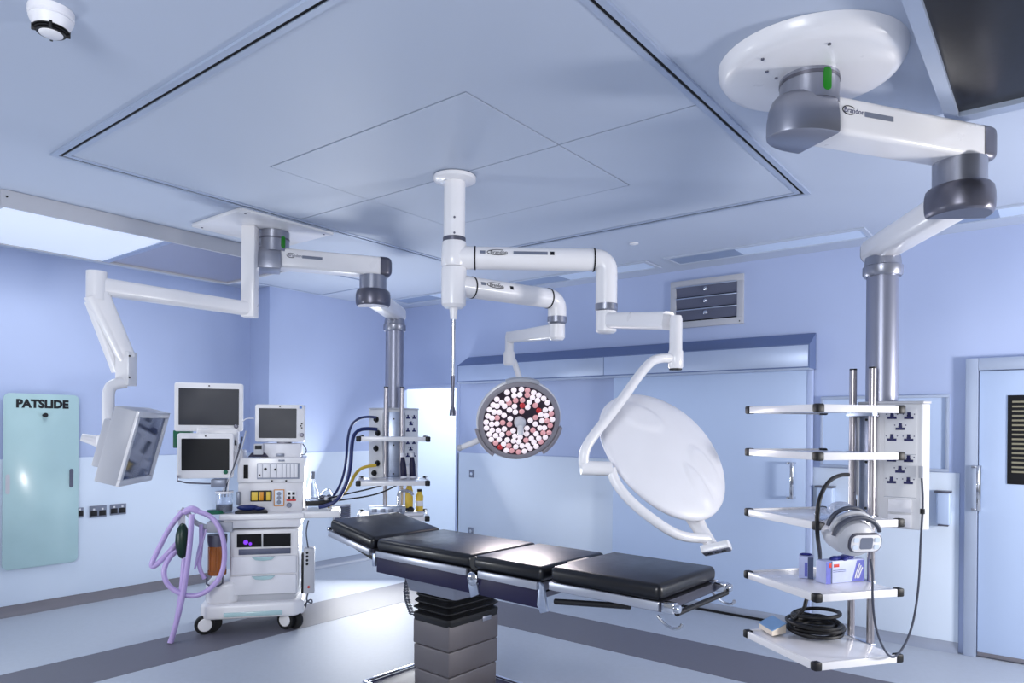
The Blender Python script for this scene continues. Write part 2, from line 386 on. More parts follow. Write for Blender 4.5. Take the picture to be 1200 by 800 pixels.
# ------------------------------------------------------------------ back wall: sliding door and header
xf = XB-.19
hd = thing('door_header', 'long grey metal track cover above the sliding door', 'door track', (XB-.1, 3.4, 2.04))
yr, yl = 1.53, 5.21; zt, zm, zb = 2.335, 2.232, 2.045
xk = XB-.0125
MB().raw([(xf, yr, zb), (xf, yl, zb), (xf, yl, zm), (xf, yr, zm), (xk, yr, zb), (xk, yl, zb), (xk, yl, zt), (xk, yr, zt)],
         [[0, 1, 2, 3], [3, 2, 6, 7], [0, 3, 7, 4], [1, 5, 6, 2], [0, 4, 5, 1], [4, 7, 6, 5]]).build('cover', 'header', hd)
MB().box((xf-.004, yr+.012, zb+.012), (xf, 3.36, zm-.008), .001).build('face_panel', 'hface', hd)
MB().box((xf-.004, 3.366, zb+.012), (xf, yl-.012, zm-.008), .001).build('face_panel', 'hface', hd)
MB().box((xf-.002, yr+.004, zb-.012), (xf+.12, yl-.004, zb+.002)).build('lower_lip', 'trim', hd)
d1 = thing('door_1', None, None, (XB-.08, 2.4, 0)); d1['kind'] = 'structure'
xd = XB-.085
ya, yb = PX(945, 560, xd).y, PX(718, 560, xd).y
MB().box((xd, ya, .075), (XB-.03, yb, 2.06), .003).build('leaf', 'door', d1)
MB().box((xd-.002, ya, .02), (XB-.03, yb, .075), .002).build('kick_strip', 'skirt2', d1)
MB().box((xd-.003, ya-.035, .02), (XB-.03, ya, 2.06), .002).build('edge_seal', 'bluem' if False else 'paint', d1)
MB().box((xd-.01, ya, .0), (xd+.02, yb+1.0, .02), .001).build('floor_guide', 'gap', d1)
def dhandle(par, x, y, z0, z1, out=.065, w=.028):
    m = MB(); m.box((x-out-.012, y-w/2, z0), (x-out+.006, y+w/2, z1), .004)
    m.box((x-out, y-w/2, z0), (x, y+w/2+.03, z0+.018), .003); m.box((x-out, y-w/2, z1-.018), (x, y+w/2+.03, z1), .003)
    return m.build('handle', 'chrome', par)
pt, pb = PX(931, 541, xd), PX(931, 584, xd)
dhandle(d1, xd, pt.y, pb.z, pt.z)
# small wall switches left of the sliding door
for (px_, py_, nm, lb) in ((553, 555, 'door_switch', 'small square steel door switch, upper one beside the doorway'), (552, 622, 'door_switch', 'small square steel door switch, lower one beside the doorway')):
    c = PX(px_, py_, XB-.012)
    t = thing(nm, lb, 'switch', c)
    MB().box((c.x-.008, c.y-.035, c.z-.04), (c.x, c.y+.035, c.z+.04), .003).build('plate', 'plate', t)
    MB().lathe([(.018, 0), (.018, .004), (.012, .006)], basis((c.x-.008, c.y, c.z), (-1, 0, 0))).build('button', 'chrome', t)
# hinged door at the right edge
d2 = thing('door_2', None, None, (XB-.03, 0, 0)); d2['kind'] = 'structure'
yj = PX(1130, 600, XB-.05).y; yi = PX(1145, 600, XB-.05).y; zt_ = PX(1132, 420, XB-.05).z
fr = MB().box((XB-.05, yi, 0), (XB, yj, zt_), .004).box((XB-.05, yi-1.02, zt_-.085), (XB, yi, zt_), .004).box((XB-.05, yi-1.10, 0), (XB, yi-1.02, zt_), .004)
fr.build('frame', 'trim', d2)
MB().box((XB-.025, yi-1.015, .035), (XB-.003, yi-.006, zt_-.09), .003).build('leaf', 'door', d2)
MB().box((XB-.028, yi-1.015, .008), (XB-.003, yi-.006, .035), .002).build('threshold_seal', 'skirt', d2)
pv0, pv1 = PX(1181, 463, XB-.03), PX(1181, 567, XB-.03)
lv = MB().box((XB-.032, pv0.y-.32, pv1.z), (XB-.026, pv0.y, pv0.z), .001).build('vision_panel', 'gap', d2)
sl = MB().box((0, -.15, -.006), (.004, .15, .006)).mesh('louvre', 'slatd')
for k in range(16): inst(sl, 'louvre', Matrix.Translation((XB-.037, pv0.y-.175, pv1.z+.085+(pv0.z-pv1.z-.13)*k/15)), lv)
pt, pb = PX(1148, 545, XB-.03), PX(1148, 598, XB-.03)
dhandle(d2, XB-.026, pt.y, pb.z, pt.z, .055)

# ------------------------------------------------------------------ back wall fittings
a, b = PX(786, 326, XB-.02), PX(871, 377, XB-.02)
gv = thing('wall_vent', 'square louvred wall vent with three dark flaps above sliding door', 'vent', ((a+b)/2).to_tuple())
y0, y1, z0, z1 = b.y, a.y, b.z-.01, PX(871, 320, XB-.02).z
fr = MB(); w_ = .055
for q in (((y0, z0), (y1, z0+w_)), ((y0, z1-w_), (y1, z1)), ((y0, z0+w_), (y0+w_, z1-w_)), ((y1-w_, z0+w_), (y1, z1-w_))):
    fr.box((XB-.025, q[0][0], q[0][1]), (XB, q[1][0], q[1][1]), .002)
fr.build('frame', 'tgrey', gv)
MB().box((XB-.008, y0+.05, z0+.05), (XB-.002, y1-.05, z1-.05)).build('backing', 'gap', gv)
hh = (z1-z0-2*w_)/3
for k in range(3):
    za = z0+w_+hh*k
    fl = MB().raw([(XB-.012, y0+w_, za+.012), (XB-.012, y1-w_, za+.012), (XB-.024, y1-w_, za+hh-.008), (XB-.024, y0+w_, za+hh-.008), (XB-.006, y0+w_, za+.012), (XB-.006, y1-w_, za+.012), (XB-.006, y1-w_, za+hh-.008), (XB-.006, y0+w_, za+hh-.008)],
                  [[0, 1, 2, 3], [4, 7, 6, 5], [0, 4, 5, 1], [3, 2, 6, 7], [0, 3, 7, 4], [1, 5, 6, 2]]).build('flap', 'grille', gv)
    MB().box((XB-.032, y0+w_, za+hh-.008), (XB-.02, y1-w_, za+hh+.002), .001).build('flap_rail', 'alum', gv)
    MB().lathe([(.016, 0), (.019, .012), (.012, .02), (.004, .022)], basis((XB-.022, (y0+y1)/2, za+hh*.62), (-1, 0, 0)), 14).build('knob', 'chrome', fl)
MB().cyl((XB-.0255, y0+.03, z0+.02), (XB-.027, y0+.03, z0+.02), .006, n=8).build('screw', 'black', gv)
# framed flat panel behind the right pendant
a, b = PX(962, 463, XB-.015), PX(1112, 553, XB-.015)
wp = thing('wall_panel', 'large flat panel with thin grey frame behind the right shelves', 'wall panel', ((a+b)/2).to_tuple())
y0, y1, z0, z1 = b.y, a.y, b.z, PX(1112, 462, XB-.015).z
MB().box((XB-.012, y0+.02, z0+.02), (XB, y1-.02, z1-.02)).build('face', 'door', wp)
fr = MB()
for q in (((y0, z0), (y1, z0+.022)), ((y0, z1-.022), (y1, z1)), ((y0, z0+.022), (y0+.022, z1-.022)), ((y1-.022, z0+.022), (y1, z1-.022))):
    fr.box((XB-.028, q[0][0], q[0][1]), (XB, q[1][0], q[1][1]), .003)
fr.build('frame', 'trim', wp)
# dispensers on the cladding
def dispenser(pxl, pxr, pyt, pyb, label):
    a, b = PX(pxl, pyt, XB-.06), PX(pxr, pyb, XB-.06)
    t = thing('wall_dispenser', label, 'dispenser', (XB-.06, (a.y+b.y)/2, b.z))
    MB().box((XB-.10, b.y, b.z), (XB-.0125, a.y, a.z), .012, 3).build('body', 'door', t)
    MB().box((XB-.104, b.y-.004, a.z-.004), (XB-.0125, a.y+.012, a.z+.010), .003).build('lid', 'dgrey', t)
    MB().box((XB-.102, b.y+.01, b.z-.008), (XB-.03, a.y-.01, b.z+.002), .002).build('tray', 'dgrey', t)
dispenser(1098, 1114, 576, 615, 'slim wall dispenser with dark lid beside the hinged door')
dispenser(958, 977, 570, 606, 'slim wall dispenser with dark lid behind the shelves, near the sliding door')

# ------------------------------------------------------------------ left wall fittings
yw = YL-.012
a, b = PY(3, 460, yw-.012), PY(90, 660, yw-.012)
pb_ = thing('transfer_board', 'tall pale green translucent patient transfer board hung on left wall', 'transfer board', ((a.x+b.x)/2, yw, b.z-.05))
bx0, bx1, bz0, bz1 = a.x, b.x, PY(90, 657, yw-.012).z, a.z+.0
mt = basis(((bx0+bx1)/2, yw-.024, (bz0+bz1)/2), (0, -1, 0))
MB().prism(rrect(bx1-bx0, bz1-bz0, .045), 0, .012, mt, .003).build('sheet', 'board', pb_)
for u in (-.40, .36):
    MB().prism(rrect(.03, .16, .014), .0115, .0145, mt @ Matrix.Translation(((bx1-bx0)*u*1.1, -.02 if u < 0 else .005, 0))).build('hand_slot', 'tgrey' if u < 0 else 'grille', pb_)
W_ = bx1-bx0
text_mb('PATSLIDE', .090, mt @ Matrix.Translation((.0, (bz1-bz0)/2-.085, .0130)), .0008, .0048).build('lettering', 'ink', pb_, label='black PATSLIDE lettering')
MB().lathe([(.014, 0), (.014, .03), (.02, .034)], mt @ Matrix.Translation((.01, (bz1-bz0)/2-.175, .012)), 12).build('hook', 'ink', pb_)
for y_, nm in ((YL, 0),):
    for (pxl, pxr, pyt, pyb, lb) in ((89, 98, 595, 606, 'dark grey socket plate peeking out beside the green transfer board'), (105, 125, 593, 605, 'double socket plate on left wall, middle of the three'), (129, 148, 591, 602, 'double socket plate on left wall, the one nearest the equipment trolley')):
        a, b = PY(pxl, pyt, yw-.008), PY(pxr, pyb, yw-.008)
        t = thing('socket_plate', lb, 'socket', ((a.x+b.x)/2, yw, b.z))
        MB().box((a.x, yw-.009, b.z), (b.x, yw, a.z), .003).build('plate', 'plate', t)
        n_ = 2 if pxr-pxl > 12 else 1
        for k in range(n_):
            cx_ = a.x+(b.x-a.x)*((k+.5)/n_)
            MB().box((cx_-.028, yw-.0105, b.z+.014), (cx_+.028, yw-.008, b.z+.06), .001).build('outlet', 'black', t)
            MB().box((cx_-.008, yw-.0125, b.z+.064), (cx_+.008, yw-.008, b.z+.08), .001).build('rocker', 'wplast', t)
# low grille on the stepped wall
a, b = PY(391, 592, YS-.03), PY(409, 624, YS-.03)
lg = thing('wall_grille', 'low grey louvred air grille on wall beside the equipment trolley', 'vent', ((a.x+b.x)/2, YS-.02, b.z))
gx0, gx1, gz0, gz1 = a.x, b.x+.02, b.z, a.z
MB().box((gx0, YS-.03, gz0), (gx1, YS-.0125, gz1), .002).build('frame', 'tgrey', lg)
sl = MB().box((0, -.012, -.006), (gx1-gx0-.03, .006, .006), mtx=Matrix.Rotation(R(35), 4, 'X')).mesh('slat', 'grille')
for k in range(13): inst(sl, 'slat', Matrix.Translation((gx0+.015, YS-.032, gz0+.025+(gz1-gz0-.05)*k/12)), lg)
# ================================================================== ceiling pendants
def dshape(r, fwd, back=None, n=14):                # rounded behind, straight in front (+x)
    back = back or r
    P = [(back*math.cos(R(90+180*i/n)), r*math.sin(R(90+180*i/n))) for i in range(n+1)]
    return P+[(fwd, -r), (fwd, r)]
def dir_m(p, q, z):
    d = Vector(q)-Vector(p); return Matrix.Translation((p[0], p[1], z)) @ rotz(math.atan2(d.y, d.x)), Vector((d.x, d.y)).length
SOCK = None
def pendant(name, label, h1, h2, cx, ang, plate, shelves, rails, zoff=0., depth=.47, width=.525, marks=True):
    t = thing(name, label, 'ceiling pendant', (h1[0], h1[1], .45))
    plate(t)
    Z = lambda v: v+zoff
    # first joint and arm
    MB().cyl((*h1, Z(2.80)), (*h1, ZC-.03), .107, n=36).build('neck', 'grey', t)
    MB().lathe([(.109, 2.885), (.109, 2.897)], Matrix.Translation((*h1, zoff)), 36).build('neck_ring', 'dgrey', t)
    m1, L1 = dir_m(h1, h2, 0)
    prof = ((.93, 2.668), (.99, 2.673), (1.0, 2.685), (.99, 2.735), (.95, 2.775), (.87, 2.808), (.76, 2.828), (.66, 2.836))
    MB().loft([[(x*s, y*s, Z(z)) for x, y in dshape(.112, .045, .175)] for s, z in prof], m1).build('joint_cover', 'grey', t, label='satin grey rounded joint cover')
    if marks:
        a_ = math.atan2(-h1[1], -h1[0]) + .62
        mm = Matrix.Translation((*h1, Z(2.862))) @ rotz(a_) @ Matrix.Translation((.100, 0, 0)) @ Matrix.Rotation(R(90), 4, 'Y')
        MB().prism(rrect(.085, .034, .015), 0, .009, mm, .002).build('position_marker', 'glow', t, label='green position marker')
    sec = rrect(.158, .140, .022)
    am = m1 @ Matrix.Translation((.03, 0, Z(2.757))) @ basis((0, 0, 0), (1, 0, 0))
    arm = MB().prism(sec, 0, L1-.03+.06, am, .004).build('arm', 'white', t)
    MB().loft([[(x*s, y*s, L1+q) for x, y in rrect(.164, .146, .03)] for s, q in ((1, .012), (1, .055), (.96, .075), (.84, .092), (.6, .102))], am).build('arm_end_cap', 'dgrey', t)
    # printed bar and mark on the arm
    sgn = 1 if (Vector((m1[0][1], m1[1][1]))).dot(Vector(h1)) < 0 else -1
    fm = m1 @ Matrix.Translation((.06, sgn*.0753, Z(2.765))) @ Matrix.Rotation(R(-90*sgn), 4, 'X')
    fl_ = 1
    fm = m1 @ Matrix.Translation((0, sgn*.0792, Z(2.775))) @ (Matrix.Rotation(R(180), 4, 'Z') if sgn > 0 else Matrix.Identity(4)) @ Matrix.Rotation(R(90), 4, 'X')
    s_ = -1 if sgn > 0 else 1
    MB().box((s_*.19, -.014, 0), (s_*.33, .006, .0008), mtx=fm).build('printed_bar', 'plate', arm)
    MB().tube([fm @ Vector((s_*.115+.030*math.cos(R(a)), .016*math.sin(R(a)), .0006)) for a in range(35, 330, 20)], [.0018, .0022], 5).build('logo_swoosh', 'ink', arm)
    text_mb('Brandon', .028, fm @ Matrix.Translation((s_*.14, 0, .0004)), .0003).build('lettering', 'blueink', arm)
    # second joint and arm
    MB().cyl((*h2, Z(2.56)), (*h2, Z(2.690)), .100, n=32).build('neck', 'grey', t)
    m2, L2 = dir_m(h2, cx, 0)
    prof = ((.90, 2.462), (.97, 2.470), (1.0, 2.490), (1.01, 2.520), (1.0, 2.548), (.96, 2.572), (.88, 2.584))
    MB().loft([[(x*s, y*s, Z(z)) for x, y in dshape(.126, .03, .135)] for s, z in prof], m2).build('joint_cover', 'dgrey', t, label='dark grey rounded joint cover')
    if marks:
        mm = m2 @ Matrix.Translation((.02, .1, Z(2.64)))
        MB().box((-.045, -.022, -.05), (-.030, -.008, .035), .002, mtx=mm).build('position_marker', 'bluem', t, label='blue position marker')
    sec2 = rrect(.150, .128, .045)
    am2 = m2 @ Matrix.Translation((.03, 0, Z(2.530))) @ basis((0, 0, 0), (1, 0, 0))
    MB().prism(sec2, 0, L2-.03+.105, am2, .004).build('arm', 'white', t)
    MB().prism(rrect(.144, .122, .044), L2-.03+.105, L2-.03+.120, am2, .005).build('arm_end_cap', 'dgrey', t)
    c = Vector((*cx, 0))
    MB().lathe([(.084, 2.475), (.088, 2.43), (.096, 2.425), (.096, 2.385), (.088, 2.372)], Matrix.Translation(c+UZ*zoff), 36).build('column_collar', 'grey', t)
    MB().cyl(c+UZ*Z(1.66), c+UZ*Z(2.40), .0765, n=40).build('column', 'col', t)
    # service head: local x = backwards, y = across
    hm = Matrix.Translation(c) @ rotz(ang)
    poly = [(-.085, -.07), (-.085, .07), (.05, .208), (.10, .208), (.10, -.208), (.05, -.208)]
    zt, zb = Z(1.705), Z(1.075)
    head = MB().prism(poly, zb, zt, hm, .006).build('service_head', 'panelg', t)
    MB().prism([(p[0]*1.02, p[1]*1.02) for p in poly], zt, zt+.014, hm, .003).build('head_cap', 'tgrey', t)
    MB().box((-.095, -.048, zb+.03), (-.087, .048, zt-.02), .002, mtx=hm).build('front_plate', 'alum', t)
    for zz in (zt-.08, zt-.30, zb+.09): MB().lathe([(.007, 0), (.007, .004)], hm @ basis((-.095, 0, zz), (-1, 0, 0)), 10).build('screw', 'black', t)
    for sg in (-1, 1):                              # angled side faces
        fc = Vector(((-.085+.05)/2, sg*(.07+.208)/2, 0)); nrm = Vector((-.138, sg*.135, 0)).normalized()
        fmx = hm @ basis((fc.x+nrm.x*.001, fc.y+nrm.y*.001, 0), nrm)
        W = .172
        pl = MB().prism(rrect(W-.03, .455, .006), 0, .006, fmx @ Matrix.Translation((0, zt-.255, 0)), .001).build('outlet_panel', 'panelg', t)
        if sg < 0:                                  # mains sockets
            k = 0
            for blk in (0, 1):
                for (u, v) in ((-.037, .08), (.037, .08), (0, .025), (-.037, -.03), (.037, -.03)):
                    zz = zt-.14-.215*blk+v
                    sm = fmx @ Matrix.Translation((u, zz, .006)) @ Matrix.Scale(1.22, 4)
                    inst(SOCK, 'socket', sm, pl)
                MB().box((-W/2+.016, zt-.148-.108-.215*blk, .006), (W/2-.016, zt-.146-.108-.215*blk, .0065), mtx=fmx).build('seam', 'plate', pl)
            MB().box((-.052, zb+.085, 0), (.052, zb+.15, .012), .003, mtx=fmx).build('blank_plate', 'wplast', t)
            MB().box((-.052, zb+.01, 0), (.052, zb+.075, .012), .003, mtx=fmx).build('blank_plate', 'wplast', t)
        else:                                       # gas outlets
            for i, (u, zz) in enumerate(((.0, zt-.085), (.02, zt-.20), (.0, zt-.33), (.02, zt-.455), (-.02, zt-.54))):
                o_ = MB().lathe([(.026, 0), (.026, .008), (.016, .01), (.016, .024), (.01, .026)], fmx @ Matrix.Translation((u, zz, .005)), 16).build('gas_outlet', 'black', t)
    # two rails in front
    for sg in (-1, 1):
        p = hm @ Vector((-.122, sg*.066, 0))
        rl = MB().cyl(p+UZ*rails[0], p+UZ*rails[1], .0185, n=20).build('rail', 'steel', t)
        MB().cyl(p+UZ*rails[1], p+UZ*(rails[1]+.008), .0185, n=20).build('rail_cap', 'black', rl)
        for zz in (zt-.06, zb+.05): MB().cyl(p+UZ*zz, hm @ Vector((-.085, sg*.066, zz)), .009, n=10).build('rail_bracket', 'dgrey', t)
    # shelves with slim front rail and black corner caps
    for zz in shelves:
        x1, x0 = -.145, -.145-depth
        sh = MB().box((x0, -width/2, zz-.012), (x1, width/2, zz+.010), .003, mtx=hm).build('shelf', 'shelf', t)
        MB().box((x0-.016, -width/2+.02, zz-.018), (x0, width/2-.02, zz+.018), .003, mtx=hm).build('edge_rail', 'white', sh)
        for sg in (-1, 1):
            MB().box((x0+.02, sg*(width/2), zz-.018), (x1-.02, sg*(width/2+.016), zz+.018), .003, mtx=hm).build('edge_rail', 'white', sh)
            for xx in (x0, x1):
                ex = -.018 if xx == x0 else -.02
                MB().box((xx+ex, sg*(width/2-.02), zz-.021), (xx+ex+.04, sg*(width/2+.019), zz+.021), .008, 2, mtx=hm).build('corner_cap', 'black', sh)
        MB().box((x1, -.09, zz-.03), (x1+.035, .09, zz+.012), .003, mtx=hm).build('clamp', 'alum', sh)
    return t, hm
def make_sock():
    m = MB()
    m.box((-.006, .001, 0), (.006, .014, .0022)).box((-.017, -.014, 0), (.017, -.004, .0022)).box((-.007, -.004, 0), (.007, .003, .0022))
    m.cyl((-.02, .006, 0), (-.02, .006, .002), .0025, n=6).cyl((.02, .006, 0), (.02, .006, .002), .0025, n=6)
    return m.mesh('socket', 'blueink')
SOCK = make_sock()
RH1, RH2, RCX = (2.80, .765), (3.441, .339), (4.083, .739)
def round_plate(t):
    mt = Matrix.Translation((RH1[0], RH1[1]-.0, ZC)) @ Matrix.Rotation(math.pi, 4, 'X')
    pl = MB().lathe([(.335, .0005), (.330, .03), (.312, .055), (.28, .066), (.10, .068)], mt, 64).build('ceiling_plate', 'white', t, label='round white domed ceiling plate')
    for a, r in ((200, .27), (215, .19), (228, .13), (150, .25), (310, .24)):
        MB().lathe([(.006, .064), (.006, .0715)], mt @ Matrix.Translation((r*math.cos(R(a)), r*math.sin(R(a)), 0)), 10).build('screw', 'dgrey', pl)
ANG_R = math.atan2(-.583, .812)
rp, RHM = pendant('equipment_pendant', 'ceiling pendant with round plate, grey column and five white shelves on the right', RH1, RH2, RCX, ANG_R, round_plate, (1.672, 1.448, 1.127, .793, .477), (.47, 1.885))
LH1, LH2, LCX = (2.90, 4.45), (3.50, 4.076), (4.09, 4.48)
def square_plate(t):
    pl = MB().box((2.48, 4.16, ZC-.028), (3.20, 4.81, ZC-.0005), .006).build('ceiling_plate', 'white', t, label='square white ceiling plate')
    for (x, y) in ((2.53, 4.21), (3.15, 4.21), (2.53, 4.76), (3.15, 4.76)): MB().cyl((x, y, ZC-.031), (x, y, ZC-.027), .008, n=8).build('screw', 'dgrey', pl)
lp, LHM = pendant('equipment_pendant', 'ceiling pendant with square plate and gas outlets behind the head of the operating table', LH1, LH2, LCX, R(47.5), square_plate, (1.467, 1.127, .853), (.80, 1.885))
# ================================================================== surgical light
def elbow(p, r, a, b, n=8):                         # quarter bend from direction a to direction b, ending at corner p
    p, a, b = Vector(p), Vector(a), Vector(b)
    return [p - a*r + a*(r*math.sin(t)) + b*(r*(1-math.cos(t))) for t in [math.pi/2*i/n for i in range(n+1)]]
SX, SY = 2.887, 2.681
sl_ = thing('surgical_light', 'twin white surgical light hung from the canopy centre above operating table', 'surgical light', (SX, SY, 1.4))
sc = Vector((SX, SY, 0)); dS = sc.dot(FW)
zy = lambda py, px=532, d=None: PD(px, py, d or dS).z
MB().lathe([(.10, zp-.0025), (.118, zp-.008), (.118, zp-.028), (.10, zp-.036), (.062, zp-.038)], Matrix.Translation(sc), 32).build('ceiling_flange', 'white', sl_)
colm = MB().cyl(sc+UZ*zy(283), sc+UZ*(zp-.03), .060, n=32).build('column', 'white', sl_)
for py_ in (258, 276):
    d_ = (EYE-sc); d_.z = 0; d_.normalize()
    MB().lathe([(.006, 0), (.006, .004)], basis(sc+d_*.059+UZ*zy(py_), d_), 10).build('screw', 'dgrey', colm)
MB().lathe([(.064, zy(284)), (.064, zy(279)), (.058, zy(278))], Matrix.Translation(sc), 32).build('column_ring', 'dgrey', sl_)
hubs = []
for (a, b) in ((283, 313), (313.6, 360)):
    pr = [(.066, zy(b)), (.072, zy(b)+.012), (.072, zy((a+b)/2+4)), (.068, zy(a)-.01), (.062, zy(a))]
    if b == 360: pr = [(.05, zy(361)), (.068, zy(357)), (.070, zy(347)), (.070, zy(316)), (.068, zy(313.6))]
    hubs.append(MB().lathe(pr, Matrix.Translation(sc), 36).build('swivel_hub', 'white', sl_))
e1 = PD(711, 305.5, 3.95); e1.z = (PD(545, 302, dS).z)
e2 = PD(653, 349.5, 4.35); e2.z = PD(548, 334, dS).z
def lamp_arm(end, r, hub, drop_py, drop_px, logo, frac):
    s = Vector((SX, SY, end.z)); d = (end-s); L = d.length; d.normalize()
    MB().cyl(s+d*.03, s+d*.115, r*1.02, n=32).build('arm_socket', 'white', sl_)
    ar = MB().cyl(s+d*.118, s+d*(L-.075), r, n=32).build('arm', 'white', sl_)
    for q in (.117, L-.074): MB().cyl(s+d*(q-.004), s+d*(q+.004), r*1.05, n=32).build('arm_ring', 'black', ar)
    pts = [s+d*(L-.072)] + elbow(end, .062, d, -UZ) + [Vector((end.x, end.y, PD(drop_px, drop_py, end.dot(FW)).z))]
    MB().tube(pts, r*.96, 24).build('elbow', 'white', sl_)
    b = pts[-1]
    MB().lathe([(r*1.0, .0), (r*1.0, -.035), (r*.8, -.05)], Matrix.Translation(b+UZ*.004), 28).build('swivel_ring', 'grey', sl_)
    # printed mark on the tube facing the room
    n_ = UZ.cross(d); n_ = n_ if n_.dot(EYE-s) > 0 else -n_
    nn = (n_*math.cos(R(18))+UZ*math.sin(R(18)))
    fm = Matrix((d if UZ.cross(n_).dot(d) > 0 else -d, (UZ*math.cos(R(18))-n_*math.sin(R(18))), nn)).transposed().to_4x4()
    fm.translation = s+nn*(r+.0004)
    k = 1 if UZ.cross(n_).dot(d) > 0 else -1
    L0 = .22
    x_ = lambda v: k*v
    MB().box((x_(L0-.075), -.009, -.002), (x_(L0-.045), .009, .0012), mtx=fm).build('printed_bar', 'plate', ar)
    MB().tube([fm @ Vector((x_(L0+.025)+.06*math.cos(R(a)), .016*math.sin(R(a)), .001)) for a in range(60, 335, 15)], [.0014, .0026], 5).build('logo_swoosh', 'ink', ar)
    text_mb('Brandon', .028, fm @ Matrix.Translation((x_(L0+.03), 0, .0005)), .0004).build('lettering', 'ink', ar)
    if logo:
        MB().box((x_(L0+.11), -.010, -.003), (x_(L0+.30), .008, .0012), mtx=fm).build('printed_bar', 'plate', ar)
    MB().box((x_(frac), -.011, -.003), (x_(frac+.022), .009, .0012), mtx=fm).build('caution_mark', 'ink', ar)
    return b
b1 = lamp_arm(e1, .063, hubs[0], 357, 711, True, .535)
b2 = lamp_arm(e2, .060, hubs[1], 372, 653, False, .345)
MB().cyl(sc+UZ*zy(361), sc+UZ*zy(374), .024, .018, n=16).build('rod_socket', 'white', sl_)
MB().cyl(sc+UZ*zy(440), sc+UZ*zy(368), .0115, n=14).build('drop_rod', 'chrome', sl_)
MB().lathe([(.010, zy(440)), (.008, zy(476)), (.017, zy(481)), (.019, zy(487))], Matrix.Translation(sc), 14).build('rod_tip', 'dgrey', sl_)
# --- links below the elbows
def link(p, q, w0, h0, w1, h1, mname='white'):
    p, q = Vector(p), Vector(q); m = basis(p, q-p); L = (q-p).length; a = rrect(w0, h0, min(w0, h0)*.3, 4); b = rrect(w1, h1, min(w1, h1)*.3, 4); n = len(a)
    return MB().raw([m @ Vector((x, y, 0)) for x, y in a]+[m @ Vector((x, y, L)) for x, y in b], [[i, (i+1) % n, n+(i+1) % n, n+i] for i in range(n)]+[list(range(n))[::-1], list(range(n, 2*n))])
k1 = b1-UZ*.045; k1e = PD(783, 381, 3.47); k1e.z += .012
MB().lathe([(.055, .04), (.058, .0), (.058, -.105), (.045, -.115)], Matrix.Translation(k1), 26).build('link_hub', 'white', sl_)
link(k1-UZ*.045, k1e+UZ*.01, .075, .085, .075, .092).build('link_arm', 'white', sl_)
z_ = lambda py: PD(792, py, 3.45).z
kp = PD(792, 400, 3.45)
MB().lathe([(.030, z_(432)), (.036, z_(430)), (.036, z_(412)), (.031, z_(410)), (.031, z_(374)), (.026, z_(370))], Matrix.Translation((kp.x, kp.y, 0)), 26).build('link_post', 'white', sl_)
MB().lathe([(.034, z_(428.5)), (.034, z_(426))], Matrix.Translation((kp.x, kp.y, 0)), 26).build('post_ring', 'black', sl_)
MB().cyl((kp.x, kp.y, z_(433.5)), (kp.x, kp.y, z_(431.5)), .031, n=20).build('post_cap', 'black', sl_)
k2 = b2-UZ*.04; k2e = PD(599, 394, 4.86); k2e.z = k2.z-.02
MB().lathe([(.048, .03), (.05, 0), (.05, -.085), (.038, -.10)], Matrix.Translation(k2), 24).build('link_hub', 'white', sl_)
link(k2-UZ*.045, k2e-UZ*.0, .085, .095, .07, .075).build('link_arm', 'white', sl_)
z2 = lambda py: PD(597, py, 4.88).z
kq = PD(597, 400, 4.88)
MB().lathe([(.034, z2(428)), (.042, z2(426)), (.042, z2(414)), (.030, z2(411)), (.030, z2(394)), (.024, z2(389))], Matrix.Translation((kq.x, kq.y, 0)), 22).build('link_post', 'white', sl_)
# --- lit lamp head (faces the camera side, tilted down)
hc = PD(608.5, 493, 4.86)
KS = .935
tocam = (EYE-hc).normalized()
n1 = (tocam + RW*.20 - UZ*.40).normalized()
hm1 = basis(hc, n1) @ Matrix.Scale(KS, 4)
lh = MB().lathe([(.30, .0), (.318, -.012), (.318, -.035), (.29, -.07), (.20, -.10), (.06, -.115)], hm1, 56).build('lamp_head', 'white', sl_, label='lit round lamp head with white and pink lenses')
MB().lathe([(.270, .002), (.272, .010), (.292, .014), (.306, .008), (.309, .0), (.305, -.004)], hm1, 56, caps=False).build('rim', 'rimg', lh)
MB().lathe([(.272, .001), (.272, .004)], hm1, 48).build('inner_face', 'lampin', lh)
for k, a in enumerate((90, 215, 330)):
    ang = [R(a-22+44*i/10) for i in range(11)]
    poly = [(.322*math.cos(t), .322*math.sin(t)) for t in ang]+[(.298*math.cos(t), .298*math.sin(t)) for t in ang[::-1]]
    poly = [(x*1.04, y*1.04) for x, y in poly]
    MB().prism(poly, -.03, .02, hm1, .004).build('grip', 'rimg' if k else 'tgrey', lh)
lens = {}
for m_ in ('led', 'ledp', 'ledr'):
    lens[m_] = MB().lathe([(.0205, 0), (.021, .006), (.016, .011), (.006, .013)], None, 12).mesh('lens', m_)
rnd = random.Random(3)
pts = []
for r_, n_ in ((.080, 9), (.123, 15), (.166, 21), (.207, 27), (.245, 32)):
    for i in range(n_): pts.append((r_+rnd.uniform(-.006, .006), 2*math.pi*(i+rnd.uniform(-.12, .12))/n_ + r_*9))
for (r_, a) in pts:
    if any(abs(((math.degrees(a)-s0+180) % 360)-180) < (1.3/r_*.12) for s0 in (40, 125, 250, 310)) : continue
    k = rnd.random(); m_ = 'led' if k < .70 else ('ledp' if k < .93 else 'ledr')
    inst(lens[m_], 'lens', hm1 @ Matrix.Translation((r_*math.cos(a), r_*math.sin(a), .004)), lh)
MB().lathe([(.040, .004), (.044, .03), (.040, .05), (.030, .062), (.012, .066)], hm1, 24).build('centre_hub', 'wplast', lh)
MB().tube([hm1 @ Vector(p) for p in ((0, -.02, .055), (.0, -.045, .075), (.0, -.075, .085))], [.021, .024], 12).build('handle', 'white', lh)
jt = hm1 @ Vector((.02, .29, -.07))
